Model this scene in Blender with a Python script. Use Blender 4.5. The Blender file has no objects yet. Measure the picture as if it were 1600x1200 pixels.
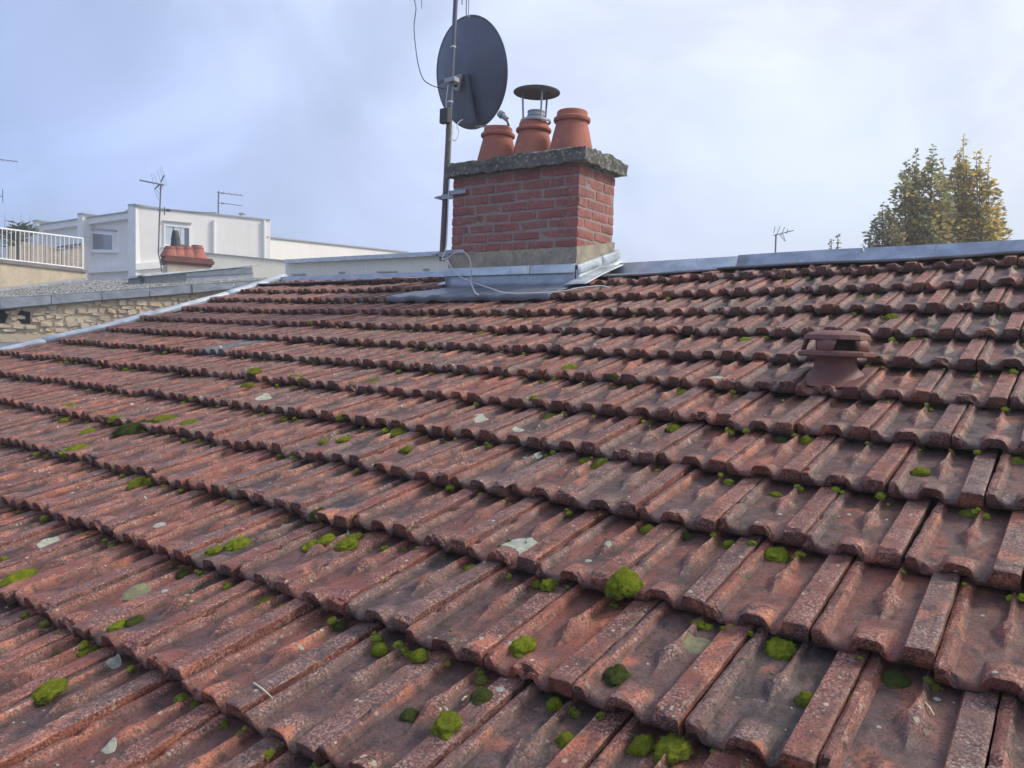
import bpy, bmesh, math, random
import numpy as np
from mathutils import Vector, Matrix, noise as mnoise

R = math.radians
random.seed(7)
rng = np.random.default_rng(7)
sc = bpy.context.scene
COL = sc.collection

# ------------------------------------------------------------------ camera
CAM = np.array([0.475532, -1.147091, 0.632956])
MC = np.array([[0.805401, 0.058413, -0.589844],
               [0.591815, -0.023976, 0.805717],
               [0.032923, -0.998005, -0.05388]])
FPX = 1220.952
cam = bpy.data.cameras.new('camera')
cam.sensor_width = 36.0
cam.lens = 36.0 * FPX / 1600.0
cam.clip_start = 0.02
cam.clip_end = 6000
cam_o = bpy.data.objects.new('camera', cam)
COL.objects.link(cam_o)
r_, d_, f_ = MC[:, 0], MC[:, 1], MC[:, 2]
cam_o.matrix_world = Matrix(((r_[0], -d_[0], -f_[0], CAM[0]),
                             (r_[1], -d_[1], -f_[1], CAM[1]),
                             (r_[2], -d_[2], -f_[2], CAM[2]),
                             (0, 0, 0, 1)))
sc.camera = cam_o

# ------------------------------------------------------------------ sky, sun, exposure
SUN_EL, SUN_AZ = 40.0, 40.0          # azimuth from +X towards +Y
world = bpy.data.worlds.new('World')
sc.world = world
world.use_nodes = True
wn = world.node_tree.nodes
wl = world.node_tree.links
wn.clear()
wout = wn.new('ShaderNodeOutputWorld')
wbg = wn.new('ShaderNodeBackground')
wbg.inputs['Strength'].default_value = 0.1
sky = wn.new('ShaderNodeTexSky')
sky.sky_type = 'NISHITA'
sky.sun_disc = False
sky.sun_elevation = R(SUN_EL)
sky.sun_rotation = R(90 - SUN_AZ)
sky.dust_density = 2.0
sky.air_density = 1.0
wtc = wn.new('ShaderNodeTexCoord')
wmap = wn.new('ShaderNodeMapping')
wmap.inputs['Scale'].default_value = (1.0, 1.0, 1.4)
wmap.inputs['Location'].default_value = (0.35, 0.1, 0.2)
wl.new(wtc.outputs['Generated'], wmap.inputs['Vector'])
n1 = wn.new('ShaderNodeTexNoise')
n1.inputs['Scale'].default_value = 2.1
n1.inputs['Detail'].default_value = 9
n1.inputs['Roughness'].default_value = 0.45
n1.inputs['Distortion'].default_value = 0.35
wl.new(wmap.outputs[0], n1.inputs['Vector'])
cr = wn.new('ShaderNodeValToRGB')
cr.color_ramp.elements[0].position = 0.38
cr.color_ramp.elements[0].color = (0, 0, 0, 1)
cr.color_ramp.elements[1].position = 0.58
cr.color_ramp.elements[1].color = (1, 1, 1, 1)
wl.new(n1.outputs['Fac'], cr.inputs['Fac'])
# thin cloud veil everywhere, thicker cloud by noise
veil = wn.new('ShaderNodeMapRange')
veil.inputs['To Min'].default_value = 0.45
veil.inputs['To Max'].default_value = 0.97
wl.new(cr.outputs['Color'], veil.inputs['Value'])
# cloud colour: overcast cloud glows where the sun stands behind it
nrm = wn.new('ShaderNodeVectorMath'); nrm.operation = 'DOT_PRODUCT'
sd = (math.cos(R(SUN_EL)) * math.cos(R(SUN_AZ)), math.cos(R(SUN_EL)) * math.sin(R(SUN_AZ)), math.sin(R(SUN_EL)))
nrm.inputs[1].default_value = sd
wl.new(wtc.outputs['Generated'], nrm.inputs[0])
glow = wn.new('ShaderNodeMapRange')
glow.inputs['From Min'].default_value = -0.35
glow.inputs['From Max'].default_value = 1.0
wl.new(nrm.outputs['Value'], glow.inputs['Value'])
ccol = wn.new('ShaderNodeMix'); ccol.data_type = 'RGBA'
ccol.inputs[6].default_value = (3.1, 4.3, 7.6, 1)
ccol.inputs[7].default_value = (7.9, 8.0, 8.1, 1)
wl.new(glow.outputs[0], ccol.inputs[0])
wmix = wn.new('ShaderNodeMix'); wmix.data_type = 'RGBA'
wl.new(veil.outputs[0], wmix.inputs[0])
wl.new(sky.outputs['Color'], wmix.inputs[6])
# denser and thinner cloud
n2 = wn.new('ShaderNodeTexNoise')
n2.inputs['Scale'].default_value = 3.0
n2.inputs['Detail'].default_value = 8
n2.inputs['Roughness'].default_value = 0.52
n2.inputs['Distortion'].default_value = 0.6
wl.new(wmap.outputs[0], n2.inputs['Vector'])
cden = wn.new('ShaderNodeMapRange'); cden.interpolation_type = 'SMOOTHSTEP'
cden.inputs['From Min'].default_value = 0.32
cden.inputs['From Max'].default_value = 0.68
cden.inputs['To Min'].default_value = 0.85
cden.inputs['To Max'].default_value = 1.12
wl.new(n2.outputs['Fac'], cden.inputs['Value'])
cmul = wn.new('ShaderNodeVectorMath'); cmul.operation = 'SCALE'
wl.new(ccol.outputs[2], cmul.inputs[0]); wl.new(cden.outputs[0], cmul.inputs['Scale'])
wl.new(cmul.outputs[0], wmix.inputs[7])
wl.new(wmix.outputs[2], wbg.inputs['Color'])
wl.new(wbg.outputs[0], wout.inputs['Surface'])

sun = bpy.data.lights.new('sun', 'SUN')
sun.energy = 2.0
sun.angle = R(14)
sun.color = (1.0, 0.91, 0.78)
sun_o = bpy.data.objects.new('sun', sun)
COL.objects.link(sun_o)
sun_o.rotation_euler = Vector(sd).to_track_quat('Z', 'Y').to_euler()
sun_o.location = (5, 5, 12)

sc.view_settings.view_transform = 'Standard'
sc.view_settings.look = 'None'
sc.view_settings.exposure = 0.55
sc.view_settings.gamma = 1.0
sc.view_settings.use_curve_mapping = False

# ------------------------------------------------------------------ geometry of the place
W, G, TH = 0.2, 0.312342, R(18.0)
WC = (0.035748, 0.025651, 0.004062, 0.021063, 0.033552, 0.009764)
WT = ((0, 2), (1, 1), (2, 0), (0, 3), (1, 2), (2, 1))
DU = {-1: -.047, 0: -.002, 1: .035, 2: .02, 3: .042, 4: .021, 5: .036, 6: -.041, 7: -.066, 8: -.03, 9: -.009, 10: .042}

def sag(u, r):                       # the old roof is not flat
    u = min(max(u, -30), 3.0); r = min(max(r, -2.5), 10.5)
    a = (u + 5) / 8; b = (r - 5) / 6
    return sum(c * a**i * b**j for c, (i, j) in zip(WC, WT))

def roof(u, r, h=0.0):
    H = sag(u, r) + h
    return np.array([u * W, r * G * math.cos(TH) - H * math.sin(TH), r * G * math.sin(TH) + H * math.cos(TH)])

def pix(P):
    q = MC.T @ (np.asarray(P, float) - CAM)
    return 800 + FPX * q[0] / q[2], 600 + FPX * q[1] / q[2], q[2]

def ray(x, y):
    return MC @ np.array([(x - 800) / FPX, (y - 600) / FPX, 1.0])

def at(x, y, d):                     # the point seen at photo pixel x, y, d metres ahead
    return Vector(CAM + ray(x, y) * d)

def zat(P, y):                       # height above plan point P that shows at photo row y
    a, b = P[2] - 6, P[2] + 12
    for _ in range(50):
        m = (a + b) / 2
        if pix((P[0], P[1], m))[1] > y: a = m
        else: b = m
    return (a + b) / 2

def onroof(x, y, h=0.0):
    u, r = -5., 5.
    for _ in range(40):
        p0 = pix(roof(u, r, h)); e = 1e-4
        pu = pix(roof(u + e, r, h)); pr = pix(roof(u, r + e, h))
        J = np.array([[(pu[0] - p0[0]) / e, (pr[0] - p0[0]) / e], [(pu[1] - p0[1]) / e, (pr[1] - p0[1]) / e]])
        d = np.linalg.solve(J, [x - p0[0], y - p0[1]])
        m = np.abs(d).max()
        if m > 1.5: d *= 1.5 / m
        u += d[0]; r += d[1]
        if m < 1e-6: break
    return u, r

def sst(a, b, x):
    t = np.clip((x - a) / (b - a), 0, 1)
    return t * t * (3 - 2 * t)

def tile_h(x, y, v=None, proud=False):
    """height of a tile's upper face at x across (0..W) and y up the slope (0..G)"""
    x = np.asarray(x, float); y = np.asarray(y, float)
    v = v or {}
    base = 0.027 - 0.040 * (y / G)
    ribl = 0.0155 * (1 - sst(0.017, 0.028, x))
    ribl = ribl - 0.004 * (1 - sst(0.0, 0.006, x))
    ribr = (0.0185 + v.get('rr', 0)) * sst(0.145, 0.153, x) - 0.003 * sst(0.192, 0.197, x)
    xh = 0.093 + v.get('hx', 0)
    hw = 0.030 + v.get('hw', 0)
    hp = np.sqrt(np.clip(1 - ((x - xh) / hw) ** 2, 0, 1))
    hl = 0.07 + v.get('hl', 0)
    hump = 0.025 * np.minimum(1, 1.12 * hp) * np.clip(1 - y / hl, 0, 1) ** 0.85
    xl = 0.094 + v.get('lx', 0)
    wl_ = np.interp(y, [0.100, 0.118, 0.155, 0.182, 0.215, 0.245, 0.40], [0.001, 0.003, 0.0170, 0.0310, 0.0140, 0.0080, 0.008])
    lp = np.clip(1 - np.abs(x - xl) / wl_, 0, 1)
    lh = np.interp(y, [0.100, 0.130, 0.172, 0.21, 0.40], [0, 0.006, 0.0250, 0.0205, 0.015])
    loz = lh * np.minimum(1, 1.3 * lp) * v.get('ls', 1.0)
    dip = -0.007 * np.clip(1 - y / 0.05, 0, 1) * sst(0.03, 0.04, x) * (1 - sst(0.135, 0.145, x))
    rr = 0.011
    yy = np.clip(rr - y, 0, rr)
    up = np.maximum(np.maximum(ribl, ribr), np.maximum(hump, loz))
    rnd = -(rr - np.sqrt(np.maximum(rr * rr - yy * yy, 0))) * (0.9 - 0.62 * np.clip(up / 0.016, 0, 1))
    if proud: return up / 0.016
    return base + up + dip + rnd

def tile_at(u, r):
    k = math.floor(r)
    du = DU.get(k, 0.0)
    off = 0.5 * (k % 2)
    j = math.floor(u - du - off) + off
    return k, j, (u - du - j) * W, (r - k) * G

def surf(u, r):
    k, j, x, y = tile_at(u, r)
    return float(tile_h(min(x, .197), y))

def surf_at_pixel(x, y):
    h = 0.015
    for _ in range(4):
        u, r = onroof(x, y, h)
        h = 0.5 * h + 0.5 * surf(u, r)
    return u, r, surf(u, r)

def frame_at(u, r, h=0.0):
    e = 0.05
    o = roof(u, r, h)
    ex = roof(u + e, r, h) - roof(u - e, r, h); ex /= np.linalg.norm(ex)
    ey = roof(u, r + e, h) - roof(u, r - e, h); ey -= ex * (ex @ ey); ey /= np.linalg.norm(ey)
    ez = np.cross(ex, ey)
    return o, ex, ey, ez

def mat_of(o, ex, ey, ez):
    return Matrix(((ex[0], ey[0], ez[0], o[0]), (ex[1], ey[1], ez[1], o[1]), (ex[2], ey[2], ez[2], o[2]), (0, 0, 0, 1)))

# ------------------------------------------------------------------ object helpers
def link(o, parent=None):
    COL.objects.link(o)
    if parent is not None:
        o.parent = parent
    return o

def empty(name, loc=(0, 0, 0)):
    o = bpy.data.objects.new(name, None)
    o.location = loc
    o.empty_display_size = 0.1
    return link(o)

def tag(o, label=None, cat=None, group=None, kind=None):
    if label: o['label'] = label
    if cat: o['category'] = cat
    if group: o['group'] = group
    if kind or cat: o['kind'] = kind or 'thing'
    return o

class MB:
    """collects shapes and links them as one mesh object"""
    def __init__(s): s.v = []; s.f = []
    def add(s, vs, fs):
        n = len(s.v)
        s.v += [tuple(map(float, p)) for p in vs]
        s.f += [tuple(i + n for i in f) for f in fs]
        return s
    def box(s, lo, hi):
        x0, y0, z0 = lo; x1, y1, z1 = hi
        return s.add([(x0, y0, z0), (x1, y0, z0), (x1, y1, z0), (x0, y1, z0), (x0, y0, z1), (x1, y0, z1), (x1, y1, z1), (x0, y1, z1)],
                     [(0, 3, 2, 1), (4, 5, 6, 7), (0, 1, 5, 4), (1, 2, 6, 5), (2, 3, 7, 6), (3, 0, 4, 7)])
    def prism(s, quad, off):
        """quad: 4+ points, extruded by vector off"""
        q = [Vector(p) for p in quad]; off = Vector(off); n = len(q)
        vs = q + [p + off for p in q]
        fs = [tuple(range(n))[::-1], tuple(range(n, 2 * n))] + [(i, (i + 1) % n, n + (i + 1) % n, n + i) for i in range(n)]
        return s.add(vs, fs)
    def tube(s, pts, rad, n=8, caps=True):
        pts = [Vector(p) for p in pts]
        rads = rad if isinstance(rad, (list, tuple)) else [rad] * len(pts)
        base = len(s.v); prev = None
        for i, p in enumerate(pts):
            t = (pts[min(i + 1, len(pts) - 1)] - pts[max(i - 1, 0)]).normalized()
            if prev is None:
                a = Vector((0, 0, 1)) if abs(t.z) < .9 else Vector((1, 0, 0))
                x = t.cross(a).normalized()
            else:
                x = (prev - t * prev.dot(t)).normalized()
            prev = x; y = t.cross(x)
            for k in range(n):
                a = 2 * math.pi * k / n
                s.v.append(tuple(p + (x * math.cos(a) + y * math.sin(a)) * rads[i]))
        for i in range(len(pts) - 1):
            for k in range(n):
                a, b = base + i * n + k, base + i * n + (k + 1) % n
                s.f.append((a, b, b + n, a + n))
        if caps:
            s.f.append(tuple(base + k for k in range(n))[::-1])
            s.f.append(tuple(base + (len(pts) - 1) * n + k for k in range(n)))
        return s
    def lathe(s, prof, c=(0, 0, 0), n=32):
        base = len(s.v)
        for (rr, z) in prof:
            for k in range(n):
                a = 2 * math.pi * k / n
                s.v.append((c[0] + rr * math.cos(a), c[1] + rr * math.sin(a), c[2] + z))
        for i in range(len(prof) - 1):
            for k in range(n):
                a, b = base + i * n + k, base + i * n + (k + 1) % n
                s.f.append((a, b, b + n, a + n))
        return s
    def grid(s, rows):
        base = len(s.v); nr, nc = len(rows), len(rows[0])
        for row in rows: s.v += [tuple(map(float, p)) for p in row]
        for i in range(nr - 1):
            for j in range(nc - 1):
                a = base + i * nc + j
                s.f.append((a, a + 1, a + nc + 1, a + nc))
        return s
    def mesh(s, name, mat, smooth=None):
        me = bpy.data.meshes.new(name)
        me.from_pydata(s.v, [], s.f)
        me.materials.append(mat)
        if smooth:
            me.polygons.foreach_set('use_smooth', [True] * len(me.polygons))
            me.set_sharp_from_angle(angle=R(smooth))
        me.update()
        return me
    def build(s, name, mat, parent=None, smooth=None, bevel=0, loc=None):
        """world coordinates are kept; parent offsets are undone"""
        me = s.mesh(name, mat, smooth)
        o = bpy.data.objects.new(name, me)
        link(o, parent)
        if parent is not None:
            w = parent_world(parent)
            o.matrix_parent_inverse = w.inverted()
        elif loc is not None:
            me.transform(Matrix.Translation(-Vector(loc))); o.location = loc
        if bevel:
            m = o.modifiers.new('bevel', 'BEVEL'); m.width = bevel; m.segments = 2; m.limit_method = 'ANGLE'
        return o

def parent_world(o):
    m = o.matrix_basis.copy()
    if o.parent:
        m = parent_world(o.parent) @ o.matrix_parent_inverse @ m
    return m

def place(name, me, mw, parent=None):
    o = bpy.data.objects.new(name, me)
    link(o, parent)
    if parent is not None:
        o.matrix_parent_inverse = parent_world(parent).inverted()
    o.matrix_basis = mw
    return o

# ------------------------------------------------------------------ materials
class NT:
    def __init__(s, name):
        m = bpy.data.materials.new(name); m.use_nodes = True
        s.m = m; s.n = m.node_tree.nodes; s.l = m.node_tree.links
        s.b = s.n['Principled BSDF']
    def new(s, t, **kw):
        o = s.n.new(t)
        for k, v in kw.items(): setattr(o, k, v)
        return o
    def put(s, sock, v):
        if isinstance(v, (int, float)): sock.default_value = v
        elif isinstance(v, (tuple, list)):
            sock.default_value = tuple(v) + ((1,) if len(v) == 3 and len(sock.default_value) == 4 else ())
        else: s.l.new(v, sock)
    def coord(s, kind='Object'):
        return s.new('ShaderNodeTexCoord').outputs[kind]
    def mapping(s, vec, scale=(1, 1, 1), loc=(0, 0, 0)):
        o = s.new('ShaderNodeMapping'); s.put(o.inputs['Vector'], vec); s.put(o.inputs['Scale'], scale); s.put(o.inputs['Location'], loc)
        return o.outputs[0]
    def noise(s, vec, scale, detail=4, rough=.55, dist=0.0):
        o = s.new('ShaderNodeTexNoise'); s.put(o.inputs['Vector'], vec)
        o.inputs['Scale'].default_value = scale; o.inputs['Detail'].default_value = detail
        o.inputs['Roughness'].default_value = rough; o.inputs['Distortion'].default_value = dist
        return o.outputs['Fac']
    def voro(s, vec, scale, feature='F1', out='Distance', rnd=1.0):
        o = s.new('ShaderNodeTexVoronoi', feature=feature); s.put(o.inputs['Vector'], vec)
        o.inputs['Scale'].default_value = scale; o.inputs['Randomness'].default_value = rnd
        return o.outputs[out]
    def rng(s, v, a, b, c=0.0, d=1.0, smooth=True):
        o = s.new('ShaderNodeMapRange', interpolation_type='SMOOTHSTEP' if smooth else 'LINEAR')
        s.put(o.inputs['Value'], v); o.inputs['From Min'].default_value = a; o.inputs['From Max'].default_value = b
        o.inputs['To Min'].default_value = c; o.inputs['To Max'].default_value = d
        return o.outputs[0]
    def math(s, op, a, b=0.0, c=None):
        o = s.new('ShaderNodeMath', operation=op); s.put(o.inputs[0], a); s.put(o.inputs[1], b)
        if c is not None: s.put(o.inputs[2], c)
        return o.outputs[0]
    def mix(s, fac, a, b, mode='MIX'):
        o = s.new('ShaderNodeMix', data_type='RGBA', blend_type=mode)
        s.put(o.inputs[0], fac); s.put(o.inputs[6], a); s.put(o.inputs[7], b)
        return o.outputs[2]
    def ramp(s, fac, stops, interp='LINEAR'):
        o = s.new('ShaderNodeValToRGB'); cr = o.color_ramp; cr.interpolation = interp
        while len(cr.elements) < len(stops): cr.elements.new(0.5)
        for e, (p, c) in zip(cr.elements, stops): e.position = p; e.color = tuple(c) + (1,)
        s.put(o.inputs[0], fac)
        return o.outputs[0]
    def bump(s, h, strength=.3, dist=.01, nrm=None):
        o = s.new('ShaderNodeBump'); s.put(o.inputs['Height'], h)
        o.inputs['Strength'].default_value = strength; o.inputs['Distance'].default_value = dist
        if nrm is not None: s.l.new(nrm, o.inputs['Normal'])
        return o.outputs[0]
    def out(s, col, rough=.7, metal=0.0, nrm=None, spec=None):
        s.put(s.b.inputs['Base Color'], col); s.put(s.b.inputs['Roughness'], rough); s.put(s.b.inputs['Metallic'], metal)
        if nrm is not None: s.l.new(nrm, s.b.inputs['Normal'])
        if spec is not None: s.put(s.b.inputs['Specular IOR Level'], spec)
        return s.m

def rand_vec(t, k=37.0, island=True):
    oi = t.new('ShaderNodeObjectInfo').outputs['Random']
    isl = t.new('ShaderNodeNewGeometry').outputs['Random Per Island']
    rnd = t.math('FRACT', t.math('ADD', t.math('MULTIPLY', oi, 1.0), isl if island else 0.0))
    co = t.new('ShaderNodeCombineXYZ')
    t.put(co.inputs[0], t.math('MULTIPLY', rnd, k)); t.put(co.inputs[1], t.math('MULTIPLY', rnd, k * 2.3)); t.put(co.inputs[2], t.math('MULTIPLY', rnd, k * .7))
    return rnd, co.outputs[0]

def mat_tile():
    t = NT('weathered_clay')
    rnd, off = rand_vec(t)
    uvn = t.new('ShaderNodeUVMap'); uvn.uv_map = 'tile'
    sep = t.new('ShaderNodeSeparateXYZ'); t.put(sep.inputs[0], uvn.outputs[0])
    lx, ly = sep.outputs[0], sep.outputs[1]
    obj = t.coord('Object')
    add = t.new('ShaderNodeVectorMath', operation='ADD'); t.put(add.inputs[0], obj); t.put(add.inputs[1], off)
    v = add.outputs[0]
    # each tile was fired a little differently
    base = t.ramp(rnd, [(0.0, (.130, .054, .045)), (.14, (.255, .075, .050)), (.28, (.170, .064, .053)), (.42, (.31, .094, .056)), (.56, (.215, .060, .045)), (.70, (.140, .064, .056)), (.84, (.27, .080, .052)), (1.0, (.185, .074, .060))])
    n_big = t.noise(v, 9, 5, .6)
    n_mid = t.noise(v, 32, 6, .65)
    n_fine = t.noise(v, 240, 5, .7)
    base = t.mix(t.rng(n_big, .40, .70), base, (.26, .080, .053))
    # some tiles have gone dull and dusty
    base = t.mix(t.math('MULTIPLY', t.rng(t.math('FRACT', t.math('MULTIPLY', rnd, 13.7)), .45, .95), .7), base, t.mix(n_mid, (.175, .115, .108), (.115, .078, .075)))
    # scoured orange clay
    n_or = t.noise(t.mapping(v, (1, .6, 1), (3, 1, 7)), 11, 4, .5, .6)
    base = t.mix(t.math('MULTIPLY', t.rng(n_or, .56, .67), .80), base, (.50, .160, .082))
    uv2 = t.new('ShaderNodeUVMap'); uv2.uv_map = 'relief'
    sp3 = t.new('ShaderNodeSeparateXYZ'); t.put(sp3.inputs[0], uv2.outputs[0])
    proud = t.rng(sp3.outputs[0], .15, .75)
    pan = t.math('SUBTRACT', 1.0, proud)
    rnd2 = t.math('FRACT', t.math('MULTIPLY', rnd, 7.31))
    # grime film lying in the pans, worn off the proud ribs and lozenges
    g_n = t.noise(t.mapping(v, (1, .45, 1)), 12, 6, .62, .5)
    grime = t.math('MULTIPLY', t.math('ADD', t.math('MULTIPLY', pan, .80), .18), t.rng(g_n, .30, .56))
    base = t.mix(t.math('MULTIPLY', grime, t.rng(rnd2, 0, 1, .55, 1.0)), base, t.mix(t.rng(n_mid, .35, .65), (.092, .066, .066), (.044, .032, .032)))
    n_dk = t.noise(t.mapping(v, (1, 1, 1), (9, 4, 2)), 22, 7, .72)
    base = t.mix(t.math('MULTIPLY', t.rng(n_dk, .52, .64), .85), base, (.042, .030, .026))
    # dusty speckle of lichen and scuffed clay on the proud faces
    n_sp = t.noise(v, 210, 3, .62)
    dust = t.rng(t.noise(t.mapping(v, (1, 1, 1), (5, 8, 1)), 16, 4, .6), .35, .62)
    spk = t.math('MULTIPLY', t.math('MULTIPLY', t.rng(n_sp, .50, .62), t.math('ADD', t.math('MULTIPLY', proud, .85), .12)), dust)
    base = t.mix(t.math('MULTIPLY', spk, .68), base, t.mix(n_fine, (.42, .215, .165), (.54, .44, .37)))
    base = t.mix(t.math('MULTIPLY', t.rng(n_sp, .47, .36), .75), base, (.040, .026, .024))
    alg = t.noise(t.mapping(v, (1, .16, 1), (2, 6, 3)), 26, 5, .65, .4)
    base = t.mix(t.math('MULTIPLY', t.math('MULTIPLY', t.rng(alg, .54, .66), t.rng(rnd2, .35, .9)), .75), base, (.040, .032, .028))
    # small crustose lichens
    vd = t.voro(v, 75); vc = t.voro(v, 75, out='Color')
    sp2 = t.new('ShaderNodeSeparateColor'); t.put(sp2.inputs[0], vc)
    size = t.rng(sp2.outputs[0], .74, 1.0, 0.0, .40, smooth=False)
    edge = t.math('ADD', vd, t.math('MULTIPLY', t.math('SUBTRACT', n_fine, .5), .25))
    patchy = t.math('MULTIPLY', t.rng(t.noise(v, 14, 3, .5), .42, .62), t.math('ADD', t.math('MULTIPLY', proud, .7), .3))
    lich = t.math('MULTIPLY', t.math('MULTIPLY', t.math('LESS_THAN', edge, size), t.math('GREATER_THAN', sp2.outputs[0], .74)), patchy)
    lcol = t.mix(sp2.outputs[1], (.50, .47, .38), (.36, .36, .27))
    base = t.mix(t.math('MULTIPLY', lich, .85), base, lcol)
    rough = t.rng(n_mid, .3, .7, .44, .76)
    hgt = t.math('ADD', t.math('MULTIPLY', n_fine, .45), t.math('ADD', t.math('MULTIPLY', n_mid, .8), t.math('MULTIPLY', lich, .25)))
    return t.out(base, rough, 0, t.bump(hgt, .8, .0045), .45)

def mat_zinc(name, col=(.36, .39, .43), rough=.42, metal=.55):
    t = NT(name)
    v = t.coord('Object')
    n = t.noise(t.mapping(v, (1, 1, 2.2)), 7, 6, .6, .4)
    n2 = t.noise(v, 60, 4, .6)
    c = t.mix(t.rng(n, .35, .68), tuple(k * .78 for k in col), tuple(min(1, k * 1.12) for k in col))
    c = t.mix(t.math('MULTIPLY', t.rng(n2, .58, .75), .5), c, (.55, .56, .56))
    st = t.noise(t.mapping(v, (14, 14, 1.2)), 3, 4, .6)
    c = t.mix(t.math('MULTIPLY', t.rng(st, .56, .75), .45), c, (.19, .19, .20))
    return t.out(c, t.rng(n, .3, .7, rough - .1, rough + .15), metal, t.bump(n, .12, .01))

def mat_rough(name, c1, c2, c3=None, s1=6, s2=40, rough=.85, bump=.5, bd=.006, spots=None, streak=None, streak_k=.16):
    t = NT(name)
    v = t.coord('Object')
    a = t.noise(v, s1, 6, .62, .3); b = t.noise(v, s2, 5, .65)
    c = t.mix(t.rng(a, .33, .67), c1, c2)
    if c3: c = t.mix(t.math('MULTIPLY', t.rng(b, .5, .7), .7), c, c3)
    if streak:
        sk = t.noise(t.mapping(v, (3.0, 3.0, .18)), 1.6, 6, .65, .3)
        c = t.mix(t.math('MULTIPLY', t.rng(sk, .48, .72), streak_k), c, streak)
    if spots:
        d = t.math('ADD', t.voro(v, spots[1]), t.math('MULTIPLY', b, .5))
        c = t.mix(t.math('MULTIPLY', t.rng(d, .62, .52), .8), c, spots[0])
    return t.out(c, rough, 0, t.bump(t.math('ADD', a, b), bump, bd))

def mat_plain(name, col, rough=.6, metal=0.0, var=.12, scale=20, spec=None):
    t = NT(name)
    n = t.noise(t.coord('Object'), scale, 5, .6)
    c = t.mix(t.rng(n, .3, .7), tuple(k * (1 - var) for k in col), tuple(min(1, k * (1 + var)) for k in col))
    return t.out(c, rough, metal, None, spec)

def mat_brick():
    t = NT('chimney_brick')
    rnd, off = rand_vec(t)
    add = t.new('ShaderNodeVectorMath', operation='ADD'); t.put(add.inputs[0], t.coord('Object')); t.put(add.inputs[1], off)
    v = add.outputs[0]
    base = t.ramp(rnd, [(0, (.28, .088, .078)), (.3, (.32, .100, .087)), (.6, (.26, .086, .078)), (1, (.34, .112, .095))])
    a = t.noise(v, 14, 6, .65); b = t.noise(v, 90, 5, .7)
    base = t.mix(t.math('MULTIPLY', t.rng(a, .54, .72), .65), base, (.13, .055, .05))
    base = t.mix(t.math('MULTIPLY', t.rng(b, .55, .70), .6), base, (.36, .29, .24))
    pos = t.new('ShaderNodeNewGeometry').outputs['Position']
    st = t.noise(t.mapping(pos, (1, 1, .6)), 5.5, 6, .65, .5)
    base = t.mix(t.math('MULTIPLY', t.rng(st, .50, .68), .62), base, (.10, .06, .055))
    base = t.mix(t.math('MULTIPLY', t.rng(t.noise(pos, 38, 5, .7), .54, .68), .55), base, (.33, .30, .265))
    return t.out(base, .82, 0, t.bump(t.math('ADD', a, b), .5, .004))

def mat_moss(name, hi, lo):
    t = NT(name)
    rnd, off = rand_vec(t, 37.0, False)
    add = t.new('ShaderNodeVectorMath', operation='ADD'); t.put(add.inputs[0], t.coord('Object')); t.put(add.inputs[1], off)
    v = add.outputs[0]
    a = t.noise(v, 2.6, 5, .6); b = t.noise(v, 16, 4, .7)
    c = t.mix(t.rng(a, .35, .66), lo, hi)
    c = t.mix(t.math('MULTIPLY', t.rng(b, .45, .68), .55), c, tuple(k * .35 for k in lo))
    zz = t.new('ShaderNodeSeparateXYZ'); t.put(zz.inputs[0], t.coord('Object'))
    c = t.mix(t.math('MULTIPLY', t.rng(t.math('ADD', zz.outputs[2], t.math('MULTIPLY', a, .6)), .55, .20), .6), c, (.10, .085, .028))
    c = t.mix(t.math('MULTIPLY', t.rng(rnd, .55, 1.0), .35), c, (.20, .17, .035))
    m = t.out(c, .95, 0, t.bump(b, .9, .12), .1)
    t.b.inputs['Sheen Weight'].default_value = .25
    t.b.inputs['Sheen Tint'].default_value = (.5, .7, .15, 1)
    return m

def mat_leaf(name, cols):
    t = NT(name)
    isl = t.new('ShaderNodeNewGeometry').outputs['Random Per Island']
    c = t.ramp(isl, [(i / max(1, len(cols) - 1), k) for i, k in enumerate(cols)])
    m = t.out(c, .6, 0)
    t.b.inputs['Transmission Weight'].default_value = 0.0
    tr = t.new('ShaderNodeBsdfTranslucent'); t.put(tr.inputs['Color'], c)
    mx = t.new('ShaderNodeMixShader'); mx.inputs[0].default_value = .65
    o = t.n['Material Output']
    t.l.new(t.b.outputs[0], mx.inputs[1]); t.l.new(tr.outputs[0], mx.inputs[2]); t.l.new(mx.outputs[0], o.inputs['Surface'])
    return m

def mat_glass(name, col):
    t = NT(name)
    return t.out(col, .08, 0, None, .8)

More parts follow.
